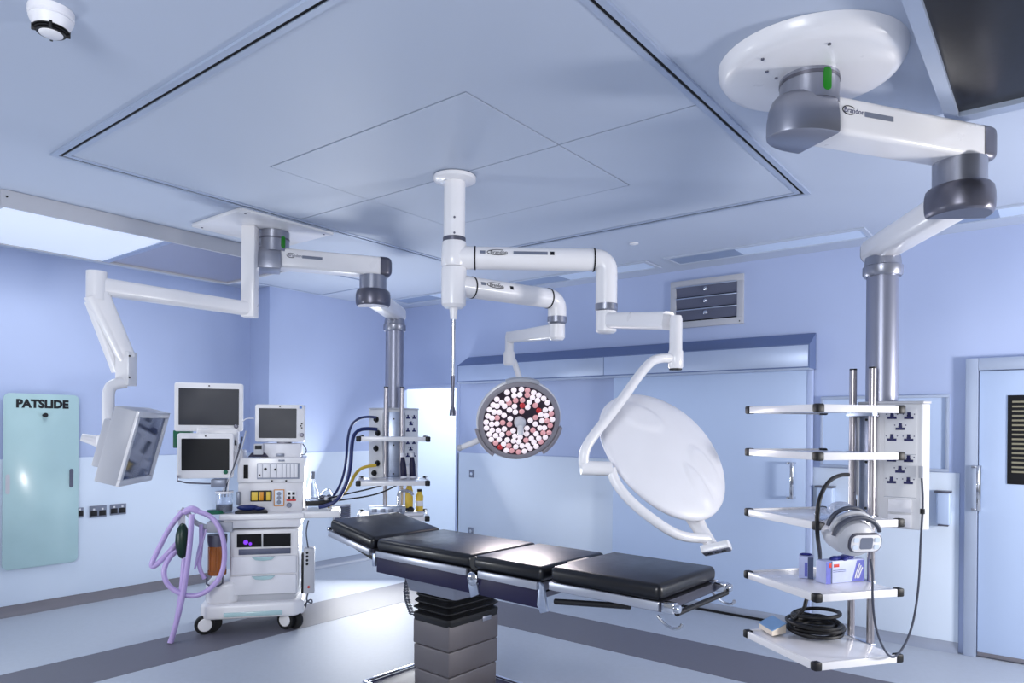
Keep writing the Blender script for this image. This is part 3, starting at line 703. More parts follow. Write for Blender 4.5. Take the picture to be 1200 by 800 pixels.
MB().tube([(kq.x, kq.y, z2(420)), Vector((kq.x, kq.y, z2(421)))+RW*.03, PD(608, 440, 4.90), PD(611, 452, 4.92), jt], .021, 12, smooth=2).build('yoke', 'white', sl_)
MB().tube([hm1 @ Vector((-.27, -.16, -.03)), hm1 @ Vector((-.33, -.19, -.03)), hm1 @ Vector((-.42, -.225, -.02))], [.022, .019], 12).build('side_handle', 'white', lh)
MB().ball(hm1 @ Vector((-.43, -.228, -.02)), .024, 12).build('handle_tip', 'tgrey', lh)
ll = bpy.data.lights.new('lamp_beam', 'AREA'); ll.shape = 'DISK'; ll.size = .5; ll.energy = 6; ll.color = (1, .90, .92); ll.spread = R(110)
lo_ = bpy.data.objects.new('lamp_beam', ll); COL.objects.link(lo_); lo_['kind'] = 'helper'; lo_.parent = lh
lo_.matrix_local = rootm(lh).inverted() @ (Matrix.Translation(n1*.08) @ basis(hc, -n1))
# --- second lamp head, seen from behind
hc2 = PD(781, 529, 3.30)
n2 = (FW*.673 - XC*.455 - YC*.583).normalized()        # the lens side points away and down
hm2 = basis(hc2, -n2) @ Matrix.Scale(.942, 4)
tri = lambda a: 1+.02*math.cos(3*(a-R(150)))
def ss(x): x = max(0., min(1., x)); return x*x*(3-2*x)
img_uv = lambda px, py: (hm2.inverted() @ PD(px, py, 3.27)).to_2d()
def pad(p, q, b_):                                  # moulded pad between two picture points
    u0, u1 = img_uv(*p), img_uv(*q); d_ = u1-u0
    return ((u0+u1)/2, d_.length/2+b_*.6, b_, math.atan2(d_.y, d_.x))
pads = [pad((736, 478), (778, 482), .085), pad((828, 522), (838, 566), .075), pad((796, 560), (812, 604), .045)]
def dome(x, y, q):                                  # height of the moulded back, q = 0 at centre, 1 at rim
    h = .085*math.sqrt(max(0., 1-q*q*.86))-.03
    e = max(1-ss((math.hypot(((x-c.x)*math.cos(t)+(y-c.y)*math.sin(t))/a_, (-(x-c.x)*math.sin(t)+(y-c.y)*math.cos(t))/b_)-.74)/.45) for c, a_, b_, t in pads)
    return h + .0085*e*(1-ss((q-.84)/.16))
rings = []
for q in [0.004]+[i/26 for i in range(1, 27)]:
    rg = []
    for i in range(96):
        a = 2*math.pi*i/96; r_ = .366*q*tri(a); x, y = r_*math.cos(a), r_*math.sin(a); rg.append((x, y, dome(x, y, q)))
    rings.append(rg)
for (r_, z) in ((.374, -.006), (.376, -.020), (.366, -.034), (.350, -.040)):
    rings.append([(r_*tri(2*math.pi*i/96)*math.cos(2*math.pi*i/96), r_*tri(2*math.pi*i/96)*math.sin(2*math.pi*i/96), z) for i in range(96)])
lh2 = MB().loft(rings, hm2).build('lamp_head', 'wplast', sl_, label='white domed back of the second lamp head', sharp=70)
MB().lathe([(.345, -.041), (.345, -.046)], hm2, 48, shape=tri).build('inner_face', 'lampin', lh2)
pv = PD(716, 549, 3.04)
MB().tube([(kp.x, kp.y, z_(420)), PD(775, 419, 3.42), PD(760, 424, 3.36), PD(724, 475, 3.18), PD(692, 514, 3.05), PD(684, 530, 3.03), PD(684, 546, 3.03), PD(690, 550, 3.04)], .0225, 14, smooth=3).build('yoke', 'white', sl_)
MB().cyl(PD(681, 548, 3.03), pv, .031, n=20).build('pivot', 'white', sl_)
MB().tube([pv, PD(721, 566, 3.02), PD(742, 591, 3.00), PD(778, 618, 3.00), PD(799, 629, 3.03), PD(829, 631, 3.10)], .0215, 14, smooth=3).build('handle_rail', 'white', lh2)
MB().tube([PD(812, 604, 3.22), PD(822, 622, 3.16), PD(835, 640, 3.08)], [.040, .026], 14).build('handle', 'white', lh2)
cmx = basis(PD(840, 645, 3.06), (-FW*.42-UZ*.9+RW*.12), up=(RW-FW*.5))
MB().prism(rrect(.085, .125, .012), -.028, .004, cmx, .004).build('control_pad', 'white', lh2)
MB().prism(rrect(.075, .115, .008), .004, .0065, cmx).build('control_face', 'dgrey', lh2)
for k in range(3): MB().lathe([(.011, .0065), (.011, .009)], cmx @ Matrix.Translation((0, -.03+.03*k, 0)), 10).build('button', 'black', lh2)

# ================================================================== monitor on ceiling arm
MX, MY = 2.72, 4.46
ma = thing('ceiling_monitor', 'tilted flat monitor on jointed white ceiling arm at left', 'monitor', (MX, MY, 1.3))
dM = Vector((MX, MY, 0)).dot(FW)
z0 = PD(292, 372, dM).z
zr = PD(292, 362, dM).z
MB().box((-.047, -.047, z0), (.047, .047, ZC-.029), .008, mtx=Matrix.Translation((MX, MY, 0)) @ rotz(R(38))).build('drop_tube', 'white', ma)
A1 = PD(113, 338, 4.16)
A0 = Vector((MX, MY, zr)); A1.z = zr+.01
link(A0, A1, .085, .095, .09, .105).build('arm', 'white', ma)
MB().cyl(A1+UZ*-.085, A1+UZ*.085, .055, n=24).build('arm_joint', 'white', ma)
A2 = PD(148, 424, 4.30)
sp = link(A1-UZ*.05, A2+UZ*.02, .10, .13, .085, .10).build('spring_arm', 'white', ma)
tdir = (A2-A1).normalized(); sidev = tdir.cross(FW).normalized()
link(A1-UZ*.09-RW*.035, A2-UZ*.06-RW*.06, .07, .05, .06, .04).build('spring_cover', 'white', ma)
MB().box((-.042, -.05, PD(150, 452, 4.3).z), (.042, .05, PD(150, 412, 4.3).z), .008, mtx=Matrix.Translation((A2.x, A2.y, 0)) @ rotz(R(-52))).build('arm_knuckle', 'white', ma)
for q in (417, 442): MB().lathe([(.006, 0), (.006, .003)], basis(PD(152, q, 4.245), -FW), 8).build('screw', 'black', ma)
MB().tube([PD(148, 448, 4.28), PD(132, 450, 4.24), PD(127, 458, 4.22), PD(127, 475, 4.19), PD(127, 518, 4.14)], .034, 16, smooth=2).build('yoke', 'white', ma)
yk = PD(131, 519, 4.12)
MB().box((-.065, -.05, -.055), (.075, .05, .055), .016, 3, mtx=basis(yk, -FW)).build('tilt_block', 'white', ma)
MB().lathe([(.016, 0), (.016, .006), (.008, .008)], basis(PD(126, 520, 4.065), -FW), 14).build('tilt_bolt', 'dgrey', ma)
MB().tube([PD(118, 518, 4.12), PD(108, 515, 4.09), PD(95, 512, 4.06)], [.036, .022], 14).build('handle', 'white', ma)
mc = PD(168.5, 524, 4.2)
mn = (RW*.953 + FW*.13 - UZ*.245).normalized()
mm = basis(mc, mn)
WM, HM = .50, .44
mon = MB().box((-WM/2, -HM/2, -.125), (WM/2, HM/2, .0), .01, 2, mtx=mm).build('housing', 'tgrey', ma)
MB().box((-WM/2+.06, -HM/2+.07, -.185), (WM/2-.06, HM/2-.09, -.125), .01, mtx=mm).build('rear_box', 'tgrey', ma)
bz = MB()
for (a, b, c, d) in ((-WM/2, -HM/2, WM/2, -HM/2+.036), (-WM/2, HM/2-.036, WM/2, HM/2), (-WM/2, -HM/2+.036, -WM/2+.036, HM/2-.036), (WM/2-.036, -HM/2+.036, WM/2, HM/2-.036)):
    bz.box((a, b, -.004), (c, d, .014), .003, mtx=mm)
bz.build('bezel', 'white', ma)
M['shiny'] = mat('reflective_screen', (118, 130, 158), .06, .55, var=.03)
MB().box((-WM/2+.03, -HM/2+.03, -.002), (WM/2-.03, HM/2-.03, .003), mtx=mm).build('screen', 'shiny', ma, label='glossy screen reflecting the room')
# ================================================================== operating table (local y runs towards the head end)
TX, TY = 2.915, 2.665
ot = thing('operating_table', 'long operating table with black cushions on grey column', 'operating table', (TX, TY, 0), R(-2.4))
def tb(*a, **k): return MB().box(*a, **k)
def part(mb, name, m, par=ot, **k): return mb.build(name, m, par, local=True, **k)
# base
part(tb((-.29, -.52, .02), (.29, .46, .10), bev=.02), 'base', 'navy')
part(tb((-.295, -.525, .100), (-.275, .46, .112), bev=.004).box((.275, -.525, .1), (.295, .46, .112), .004).box((-.275, .445, .1), (.275, .465, .112), .004), 'base_trim', 'chrome')
part(MB().tube([(-.31, .30, .06), (-.31, .48, .06), (-.2, .50, .06)], .016, 10, smooth=1), 'foot_pedal', 'chrome')
part(MB().ball((-.31, .30, .06), .02, 10), 'pedal_knob', 'black')
for (x, y) in ((-.24, -.46), (.24, -.46), (-.24, .40), (.24, .40)):
    part(MB().cyl((x-.02, y, .03), (x+.02, y, .03), .03, n=16), 'castor', 'black')
# telescopic shell
cw, cl_ = .197, .141
for i, (za, zb_, s) in enumerate(((.10, .235, .965), (.238, .372, .985), (.375, .512, 1.0))):
    part(tb((-cw*s, -cl_*s, za), (cw*s, cl_*s, zb_), bev=.008, seg=3), 'column_sleeve', 'column')
part(tb((.06, -cl_-.006, .49), (.13, -cl_+.004, .515), bev=.002), 'sleeve_latch', 'grey')
bl = MB()
prof = [(1.02, .505), (1.04, .53), (1.04, .545)]
zz = .545
for i in range(3):
    prof += [(.92, zz+.013), (1.05-.03*i, zz+.028), (1.05-.03*i, zz+.033)]; zz += .036
prof += [(.85, zz+.012)]
for (sa, za), (sb, zb_) in zip(prof, prof[1:]):
    A = [(x*sa, y*sa, za) for x, y in rrect(2*cw, 2*cl_, .03, 3)]; B = [(x*sb, y*sb, zb_) for x, y in rrect(2*cw, 2*cl_, .03, 3)]
    n = len(A); bl.raw(A+B, [[i, (i+1) % n, n+(i+1) % n, n+i] for i in range(n)])
part(bl, 'bellows', 'black', sharp=20)
part(MB().prism(rrect(.46, .44, .02), .658, .79, taper=.84), 'top_block', 'grey')
part(tb((-.20, -.78, .775), (.20, .40, .80)), 'under_frame', 'dgrey')
# sections: rails, side panels and cushions
zr = .845
def section(y0, y1, panel=True, tilt=0., piv=None, cush=(0, 0), zz=0.):
    mt = Matrix.Identity(4)
    if tilt: mt = Matrix.Translation((0, piv, zr)) @ Matrix.Rotation(tilt, 4, 'X') @ Matrix.Translation((0, -piv, -zr))
    mt = Matrix.Translation((0, 0, zz)) @ mt
    part(tb((-.25, y0+.015, zr-.028), (.25, y1-.015, zr+.012), mtx=mt), 'section_frame', 'dgrey')
    for s in (-1, 1):
        part(tb((s*.270, y0+.02, zr-.018), (s*.284, y1-.02, zr+.018), bev=.003, mtx=mt), 'side_rail', 'rail')
        if panel: part(tb((s*.252, y0+.01, zr-.105), (s*.268, y1-.01, zr-.012), bev=.003, mtx=mt), 'side_panel', 'navy')
    cm = MB().box((-.268, y0+cush[0], zr+.014), (.268, y1+cush[1], zr+.085), .026, 4, mtx=mt)
    part(cm, 'cushion', 'vinyl', sharp=60)
    return mt
section(-.365, .385, cush=(.0, .0))
section(-.815, -.405, cush=(-.0, .032))
part(MB().cyl((-.262, -.384, zr+.045), (.262, -.384, zr+.045), .034, n=20), 'cushion_roll', 'vinyl')
mL = section(-1.435, -.845, panel=False, cush=(.02, -.01), zz=.012)
mH = section(.405, .845, panel=False, tilt=R(9.5), piv=.40, cush=(.01, 0))
# under shell of the raised head section
part(MB().prism([(.41, zr-.06), (.80, zr-.02), (.80, zr-.012), (.41, zr-.012)], -.24, .24, mH @ Matrix(((0, 0, 1, 0), (1, 0, 0, 0), (0, 1, 0, 0), (0, 0, 0, 1)))), 'head_shell', 'black')
for s in (-1, 1):
    j = part(MB().lathe([(.034, 0), (.034, .02), (.026, .026), (.012, .028)], basis((s*.262, -.386, zr-.028), (s, 0, 0)), 22), 'joint_disc', 'chrome')
    part(MB().prism([(-.425, zr-.10), (-.40, zr-.015), (-.36, zr-.005), (-.352, zr-.06), (-.372, zr-.125)], s*.262, s*.276, Matrix(((0, 0, 1, 0), (1, 0, 0, 0), (0, 1, 0, 0), (0, 0, 0, 1))), .003), 'joint_plate', 'alum')
    part(MB().prism([(-.85, zr-.11), (-.825, zr+.0), (-.80, zr+.02), (-.79, zr-.09), (-.81, zr-.125)], s*.258, s*.274, Matrix(((0, 0, 1, 0), (1, 0, 0, 0), (0, 1, 0, 0), (0, 0, 0, 1))), .003), 'joint_plate', 'alum')
    part(tb((s*.256, .385, zr-.075), (s*.272, .41, zr+.0), bev=.003), 'joint_plate', 'alum')
    # foot end clamps and hooks
    part(tb((s*.27, -1.475, zr-.012), (s*.225, -1.42, zr+.030), bev=.006), 'end_clamp', 'chrome')
    part(MB().lathe([(.016, 0), (.020, .012), (.016, .024)], basis((s*.25, -1.47, zr+.01), (0, -1, 0)), 12), 'clamp_knob', 'chrome')
    part(MB().tube([(s*.262, -1.40, zr-.03), (s*.262, -1.44, zr-.06), (s*.262, -1.475, zr-.07), (s*.255, -1.50, zr-.06), (s*.25, -1.505, zr-.045)], .007, 8, smooth=1), 'hook', 'chrome')
    part(MB().cyl((s*.24, -.87, zr-.066), (s*.24, -1.26, zr-.020), .013, n=14), 'gas_strut', 'black')
part(MB().cyl((-.24, -1.475, zr-.012), (.24, -1.475, zr-.012), .011, n=12), 'end_bar', 'black')
part(tb((-.06, -.830, zr+.070), (.10, -.802, zr+.080), bev=.003), 'cushion_insert', 'page')
part(tb((-.268, .835, zr+.04), (.268, .855, zr+.065), bev=.004, mtx=Matrix.Translation((0, .0, .04))), 'end_bar', 'chrome')
# coiled handset cable on the far side
P = []
for i in range(150):
    t = i/149; y = .235+.01*math.sin(t*3); z = .77-.27*t; x = -.12-.02*math.sin(math.pi*t)
    r_ = .014 if t > .12 else .002
    P.append((x+r_*math.cos(i*1.0), y+.02*math.sin(math.pi*t)+r_*math.sin(i*1.0), z))
P.append((-.12, cl_-.005, .47))
part(MB().tube(P, .0045, 6), 'coiled_cable', 'wire')
# ================================================================== anaesthetic machine (local x right, y away, z up)
AX, AY, AR = 2.989, 4.816, R(-38.6)
am_ = thing('anaesthetic_machine', 'white anaesthetic machine trolley with drawers, screens and gas panel', 'anaesthetic machine', (AX, AY, 0), AR)
KX = lambda px: (px-299)/154.4
KZ = lambda py: (739.5-py)/154.4
MA = Matrix.Translation((AX, AY, 0)) @ rotz(AR)
def free(mb, name, m, label, cat): return mb.xf(MA).build(name, m, label=label, cat=cat)
def ap(mb, name, m, par=am_, **k): return mb.build(name, m, par, local=True, **k)
def fbox(pxl, pyt, pxr, pyb, y0, y1, bev=.0, seg=2): return MB().box((KX(pxl), y0, KZ(pyb)), (KX(pxr), y1, KZ(pyt)), bev, seg)
# base
base = MB().prism([(KX(241), .0), (KX(250), -.06), (KX(346), -.06), (KX(356), .0), (KX(356), .55), (KX(241), .55)], KZ(722), KZ(705), None, .02, 3)
ap(base, 'base', 'white')
ap(MB().prism([(KX(246), .03), (KX(252), -.03), (KX(275), -.03), (KX(282), .03), (KX(282), .5), (KX(246), .5)], KZ(706), KZ(680), None, .03, 4), 'base_shroud', 'white')
ap(MB().prism([(KX(280), .03), (KX(345), .03), (KX(352), .5), (KX(275), .5)], KZ(706), KZ(694), None, .01), 'base_deck', 'tgrey')
ap(fbox(268, 714, 332, 719, -.072, -.055, .006), 'bumper', 'board')
for (x, y, sw) in ((KX(252), .0, .3), (KX(341), .0, -.6), (KX(252), .48, .2), (KX(341), .48, -.2)):
    w_ = ap(MB().lathe([(.045, .02), (.07, .018), (.073, .0), (.07, -.018), (.045, -.02)], Matrix.Translation((x-.012, y, .073)) @ rotz(sw) @ basis((-.026, 0, 0), (0, -1, 0)), 28), 'castor', 'black')
    ap(MB().lathe([(.05, .0205), (.046, .026), (.015, .028)], Matrix.Translation((x-.012, y, .073)) @ rotz(sw) @ basis((-.026, 0, 0), (0, -1, 0)), 24), 'castor_disc', 'white', w_)
    w2 = ap(MB().lathe([(.045, .014), (.07, .012), (.073, .0), (.07, -.012), (.045, -.014)], Matrix.Translation((x-.012, y, .073)) @ rotz(sw) @ basis((.03, .03, 0), (0, -1, 0)), 28), 'castor', 'black')
    ap(MB().box((x-.03, y-.01, .10), (x+.02, y+.04, .135), .006), 'castor_mount', 'tgrey')
# drawer body
ap(fbox(272, 621, 349, 697, .02, .48, .012, 3), 'cabinet', 'white')
for (a, b) in ((280, 307), (309, 340)): ap(fbox(a, 626, b, 641, .008, .021, .002), 'bay_shade', 'gap')  # solid black plates, painted as the shade inside the two bays
ap(MB().ball((KX(290), .0, KZ(635)), .018, 10).ball((KX(295), .004, KZ(637)), .012, 8), 'bay_lamp', 'violet')
ap(fbox(282, 643.5, 340, 650, .010, .021, .001), 'open_slot', 'grille')
for (a, b) in ((652, 673), (674.5, 697)):
    dr = ap(fbox(273.5, a, 347, b, .0, .03, .008, 3), 'drawer', 'wplast')
    ap(MB().prism([(KX(297), KZ(a+.5)), (KX(323), KZ(a+.5)), (KX(319), KZ(a+4)), (KX(310), KZ(a+5)), (KX(301), KZ(a+4))], -.016, .004, Matrix(((1, 0, 0, 0), (0, 0, 1, 0), (0, 1, 0, 0), (0, 0, 0, 1))), .002), 'handle', 'board', dr)
# worktop and flap
ap(fbox(262, 601, 356, 608, -.06, .45, .012, 3), 'worktop', 'white')
ap(fbox(266, 607, 352, 618, -.02, .40, .008), 'worktop_apron', 'wplast')
ap(MB().prism(rrect(KX(397)-KX(352), .30, .02), KZ(608), KZ(600), Matrix.Translation((KX(374.5), .12, 0)), .012, 3), 'side_flap', 'white')
# tower
ap(fbox(279, 566, 353, 602, .10, .45, .006), 'tower', 'wplast')
ap(fbox(279, 537, 355, 566, .05, .45, .008, 3), 'module_rack', 'white')
ap(fbox(286, 545, 291, 561, .046, .051), 'dark_slot', 'gap')
ap(fbox(301, 543, 349, 562, .046, .051), 'module_bay', 'plate')
ws_ = (302, 307.5, 316, 323.5, 330, 334.5, 339, 343.5, 347.5)
for a, b in zip(ws_, ws_[1:]): ap(fbox(a, 544, b-.5, 560, .038, .047, .001), 'module', 'wplast')
for (x, y, r_) in ((310.5, 550, .011), (321.5, 550.5, .009), (304, 557, .006), (318, 564, .007), (334, 564, .007)):
    ap(MB().lathe([(r_, 0), (r_, .012)], basis((KX(x), .045, KZ(y)), (0, -1, 0)), 12), 'port', 'black')
ap(fbox(293, 576, 317, 589, .08, .10, .006), 'gas_gauge', 'black')
for (a, b) in ((294.5, 301.5), (303, 307), (311, 315.5)): ap(fbox(a, 577.5, b, 587.5, .076, .081, .002), 'gauge_label', 'yellow')
ap(fbox(304, 577.5, 308, 587.5, .0745, .081, .001), 'gauge_label', 'orange')
ap(fbox(319.5, 575, 331.5, 595, .09, .10, .002), 'label_frame', 'orange')
ap(fbox(320.5, 576, 330.5, 594, .086, .092, .001), 'label_card', 'clad')
for k in range(3): ap(MB().lathe([(.016, 0), (.016, .004)], basis((KX(325.5), .086, KZ(580+5*k)), (0, -1, 0)), 12), 'flow_dial', 'plate')
ap(fbox(334, 577, 345, 588, .09, .10, .002), 'vaporizer_card', 'white')
ap(fbox(334, 587, 345, 589, .086, .092), 'red_band', 'red')
for (x, y) in ((337, 580), (342, 580), (337, 585), (342, 585)): ap(fbox(x-1.5, y-1.6, x+1.5, y+1.6, .086, .091, .001), 'printed_square', 'ink')
ap(MB().lathe([(.020, 0), (.020, .01), (.014, .016)], basis((KX(337), .1, KZ(594)), (0, -1, 0)), 16), 'knob', 'plate')
ap(fbox(278, 577, 282, 592, .06, .10, .004), 'flow_tube', 'plate')
# right-hand patient monitor on top
def screen_unit(pxl, pyt, pxr, pyb, y, sx, dep, mscr, tilt=0., yaw=0., nm='monitor', knob=None, lb=None):
    x0, x1, za, zb_ = KX(pxl), KX(pxr), KZ(pyb), KZ(pyt); cx_, cz_ = (x0+x1)/2, (za+zb_)/2; W, H_ = x1-x0, zb_-za
    m = Matrix.Translation((cx_, y, cz_)) @ rotz(yaw) @ Matrix.Rotation(tilt, 4, 'X') @ basis((0, 0, 0), (0, -1, 0))
    u = ap(MB().prism(rrect(W, H_, .018), -dep, 0, m, .008, 2), nm, 'white', label=lb)
    l_, r_, t_, b_ = sx
    ap(MB().prism(rrect(W-l_-r_, H_-t_-b_, .005), -.002, .002, m @ Matrix.Translation(((l_-r_)/2, (b_-t_)/2, 0))), 'screen', mscr, u)
    if knob:
        ap(MB().lathe([(.016, 0), (.016, .012), (.011, .016)], m @ Matrix.Translation((knob[0]*W/2, knob[1]*H_/2, 0)), 16), 'knob', knob[2], u)
    ap(MB().lathe([(.006, 0), (.006, .003)], m @ Matrix.Translation((0, H_/2-t_/2, 0)), 10), 'sensor', 'ink', u)
    return u, m, W, H_
u, m, W, Hh = screen_unit(297, 473, 354, 518, .10, (.028, .06, .03, .03), .10, 'screen', 0, R(-2), 'patient_monitor', (.90, -.62, 'dgrey'), 'small patient monitor on top of the tower')
for k in range(3): ap(MB().lathe([(.006, 0), (.006, .004)], m @ Matrix.Translation((W/2-.02-.008*(k % 2), -.035+.016*k, 0)), 8), 'button', 'ink', u)
ap(MB().prism(rrect(.02, .02, .003), 0, .002, m @ Matrix.Translation((W/2-.03, Hh/2-.02, 0))), 'badge', 'bluem', u)
ap(fbox(304, 520, 350, 537, .10, .40, .006), 'monitor_base', 'wplast')
ap(fbox(322, 517, 338, 521, .12, .26, .003), 'monitor_foot', 'dgrey')
ap(fbox(322, 532, 331, 535.5, .094, .101, .001), 'badge', 'plate'); ap(fbox(325, 539, 332, 541, .044, .051, .001), 'badge', 'plate')
# two screens on the left
u, m, W, Hh = screen_unit(216, 508, 276, 560, -.02, (.03, .03, .038, .062), .05, 'screenb', R(4), R(4), 'ventilator_screen', (.72, -.72, 'green'), 'lower black screen at left of tower')
u2, m2_, W2, H2 = screen_unit(208, 449, 283, 506, .12, (.03, .03, .042, .048), .06, 'screen', R(2), R(4), 'large_screen', (.80, -.78, 'dgrey'), 'larger dark screen above the lower left one')
ap(fbox(232, 502, 278, 540, .10, .22, .02, 3), 'screen_bracket', 'white')
ap(fbox(262, 528, 284, 545, .08, .30, .01, 2), 'screen_arm', 'wplast')
for (x, y) in ((275, 519), (279, 523)): ap(MB().box((KX(x), .09, KZ(y+3)), (KX(x)+.012, .1, KZ(y-3))), 'bracket_screw', 'ink')
ap(MB().tube([(KX(217), -.03, KZ(556)), (KX(217), -.03, KZ(564)), (KX(254), -.03, KZ(566)), (KX(262), .03, KZ(566))], .006, 8, smooth=1), 'guard_rail', 'dgrey')
ap(fbox(252, 561, 268, 570, -.03, .1, .006), 'rail_joint', 'plate')
ap(fbox(203, 505, 222, 526, .22, .34, .006), 'green_bin', 'green')
# small infusion device on blue cradle
ap(fbox(297, 520, 307.5, 533, .045, .11, .006), 'probe_unit', 'tgrey'); ap(fbox(298.5, 522, 306, 526.5, .042, .046, .001), 'probe_screen', 'ink')
ap(MB().prism([(KX(290), KZ(536)), (KX(313), KZ(536)), (KX(309), KZ(531)), (KX(294), KZ(531))], -.06, .0, Matrix(((1, 0, 0, 0), (0, 0, -1, .08), (0, 1, 0, 0), (0, 0, 0, 1)))), 'cradle', 'navy')
# suction jar and black tray on the worktop
ap(MB().lathe([(.055, KZ(600)), (.06, KZ(596)), (.06, KZ(577))], Matrix.Translation((KX(265), .05, 0)), 24), 'suction_jar', 'clear')
ap(MB().lathe([(.054, KZ(599.5)), (.057, KZ(596)), (.057, KZ(591))], Matrix.Translation((KX(265), .05, 0)), 24), 'jar_contents', 'navy')
ap(MB().lathe([(.064, KZ(578)), (.064, KZ(575.5))], Matrix.Translation((KX(265), .05, 0)), 24), 'jar_lid', 'wplast')
ap(MB().lathe([(.07, KZ(601)), (.06, KZ(597))], Matrix.Translation((KX(256), .02, 0)), 24), 'jar_ring', 'green')
free(MB().prism([(KX(278.5), 0), (KX(315), 0), (KX(312), .11), (KX(279), .11)], KZ(601)+.0005, KZ(598), Matrix.Translation((0, -.05, 0)), .006, 3), 'instrument_tray', 'black', 'flat black tray on the white worktop', 'tray')
free(MB().ball((KX(292), .0, KZ(598)+.0235), .05, 12, (1.6, .8, .45)).ball((KX(304), .0, KZ(598)+.0150), .035, 10, (1.3, .8, .4)), 'instrument_pouch', 'blue', 'dark blue soft pouch lying on the black tray', 'pouch')
# cables from the left screens down the tower
for k, (x, y) in enumerate(((288, 505), (284, 512), (280, 520))):
    ap(MB().tube([(KX(x), .06, KZ(y)), (KX(x-3), .02, KZ(y+18)), (KX(276-k*2), .0, KZ(553)), (KX(266+k*2), .0, KZ(568)), (KX(263+k*3), .03, KZ(582))], .0055, 6, smooth=2), 'lead', ('tgrey', 'wire', 'wplast')[k])
ap(MB().tube([(KX(283), .1, KZ(494)), (KX(288), .08, KZ(490)), (KX(296), .1, KZ(490))], .004, 6, smooth=1), 'lead', 'wplast')
ap(MB().tube([(KX(352), .1, KZ(520)), (KX(357), .1, KZ(527)), (KX(355), .1, KZ(533)), (KX(349), .12, KZ(534))], .004, 6, smooth=2), 'lead', 'wire')
# breathing system on the left
ap(fbox(248, 610, 276, 622, -.04, .12, .01, 2), 'absorber_block', 'tgrey')
ap(MB().cyl((KX(259), -.0, KZ(668)), (KX(259), -.0, KZ(637)), .060, n=28), 'absorber_canister', 'amber')
for k in range(8):
    a = 2*math.pi*k/8; ap(MB().cyl((KX(259)+.06*math.cos(a), .06*math.sin(a), KZ(666)), (KX(259)+.06*math.cos(a), .06*math.sin(a), KZ(639)), .006, n=6), 'canister_rib', 'amber')
ap(MB().lathe([(.066, KZ(671)), (.068, KZ(666))], Matrix.Translation((KX(259), 0, 0)), 28), 'canister_collar', 'amber')
ap(MB().lathe([(.064, KZ(638)), (.07, KZ(632)), (.07, KZ(625))], Matrix.Translation((KX(259), 0, 0)), 28), 'canister_collar', 'dgrey')
ap(MB().tube([(KX(249), -.03, KZ(672)), (KX(249), -.05, KZ(683)), (KX(266), -.05, KZ(683)), (KX(266), -.03, KZ(672))], .007, 8, smooth=1), 'canister_bail', 'dgrey')
ap(MB().tube([(KX(248), -.02, KZ(616)), (KX(236), -.05, KZ(610)), (KX(229), -.06, KZ(598)), (KX(222), -.06, KZ(594))], .018, 10, smooth=2), 'bag_arm', 'tgrey')
ap(MB().ball((KX(226), -.14, KZ(628)), .130, 20, (.37, .37, 1)), 'breathing_bag', 'dkgreen')
ap(MB().cyl((KX(222), -.04, KZ(612)), (KX(222), -.05, KZ(595)), .025, n=14), 'bag_mount', 'wplast')
def lil(pix, r_=.0185, y=-.09, nm='breathing_hose'):
    P = []
    for i, q in enumerate(pix): P.append((KX(q[0]), q[2] if len(q) > 2 else y, KZ(q[1])))
    return ap(MB().tube(P, r_, 12, smooth=3), nm, 'lilac')
lil([(224, 596, -.08), (212, 612, -.10), (199, 640, -.11), (193, 655, -.12), (197, 657, -.12), (212, 640, -.11), (220, 630, -.08), (232, 618, -.04)])
lil([(226, 636, -.06), (214, 643, -.12), (206, 660, -.15), (212, 678, -.16), (232, 690, -.16), (250, 688, -.15), (266, 672, -.14), (271, 650, -.13), (268, 622, -.12), (256, 602, -.10), (240, 596, -.09)])
lil([(236, 598, -.16), (235.5, 622, -.17), (233, 652, -.18), (229.5, 682, -.18), (223.5, 712, -.19), (217, 738, -.20)], .019)
lil([(227.5, 648, -.12), (226.5, 672, -.14), (224, 700, -.15), (220, 726, -.17), (216, 739, -.20)], .0185)
lil([(243, 612, -.06), (243, 640, -.05), (240, 660, -.05), (247, 674, -.05)], .015)
lil([(240, 596, -.09), (234, 592, -.10), (226, 597, -.08)], .024)
for k in range(5): ap(MB().tube([(KX(248-k), -.05+.02*k, KZ(618)), (KX(243-k*1.2), -.07+.02*k, KZ(640)), (KX(237-k*.4), -.07+.02*k, KZ(662))], .007, 6, smooth=1), 'reservoir_fold', 'lilac')
# suction unit on the right
ap(fbox(355, 645, 367.5, 699, .02, .12, .008, 2), 'suction_unit', 'tgrey')
for k in range(4): ap(MB().lathe([(.010, 0), (.010, .006)], basis((KX(359), .02, KZ(650+4.5*k)), (0, -1, 0)), 10), 'indicator', 'ink')
ap(MB().lathe([(.010, 0), (.010, .005)], basis((KX(361), .02, KZ(691)), (0, -1, 0)), 10), 'indicator', 'red')
ap(fbox(352, 652, 355.5, 700, .06, .12, .004), 'unit_bracket', 'black')
ap(MB().tube([(KX(360), .05, KZ(612)), (KX(357), .05, KZ(625)), (KX(359), .05, KZ(640)), (KX(360), .06, KZ(646))], .005, 6, smooth=2), 'lead', 'wire')
ap(MB().tube([(KX(360), .05, KZ(699)), (KX(358), .03, KZ(708)), (KX(366), .03, KZ(712)), (KX(364), .03, KZ(704)), (KX(352), .04, KZ(718)), (KX(346), .05, KZ(725))], .006, 6, smooth=2), 'lead', 'wire')
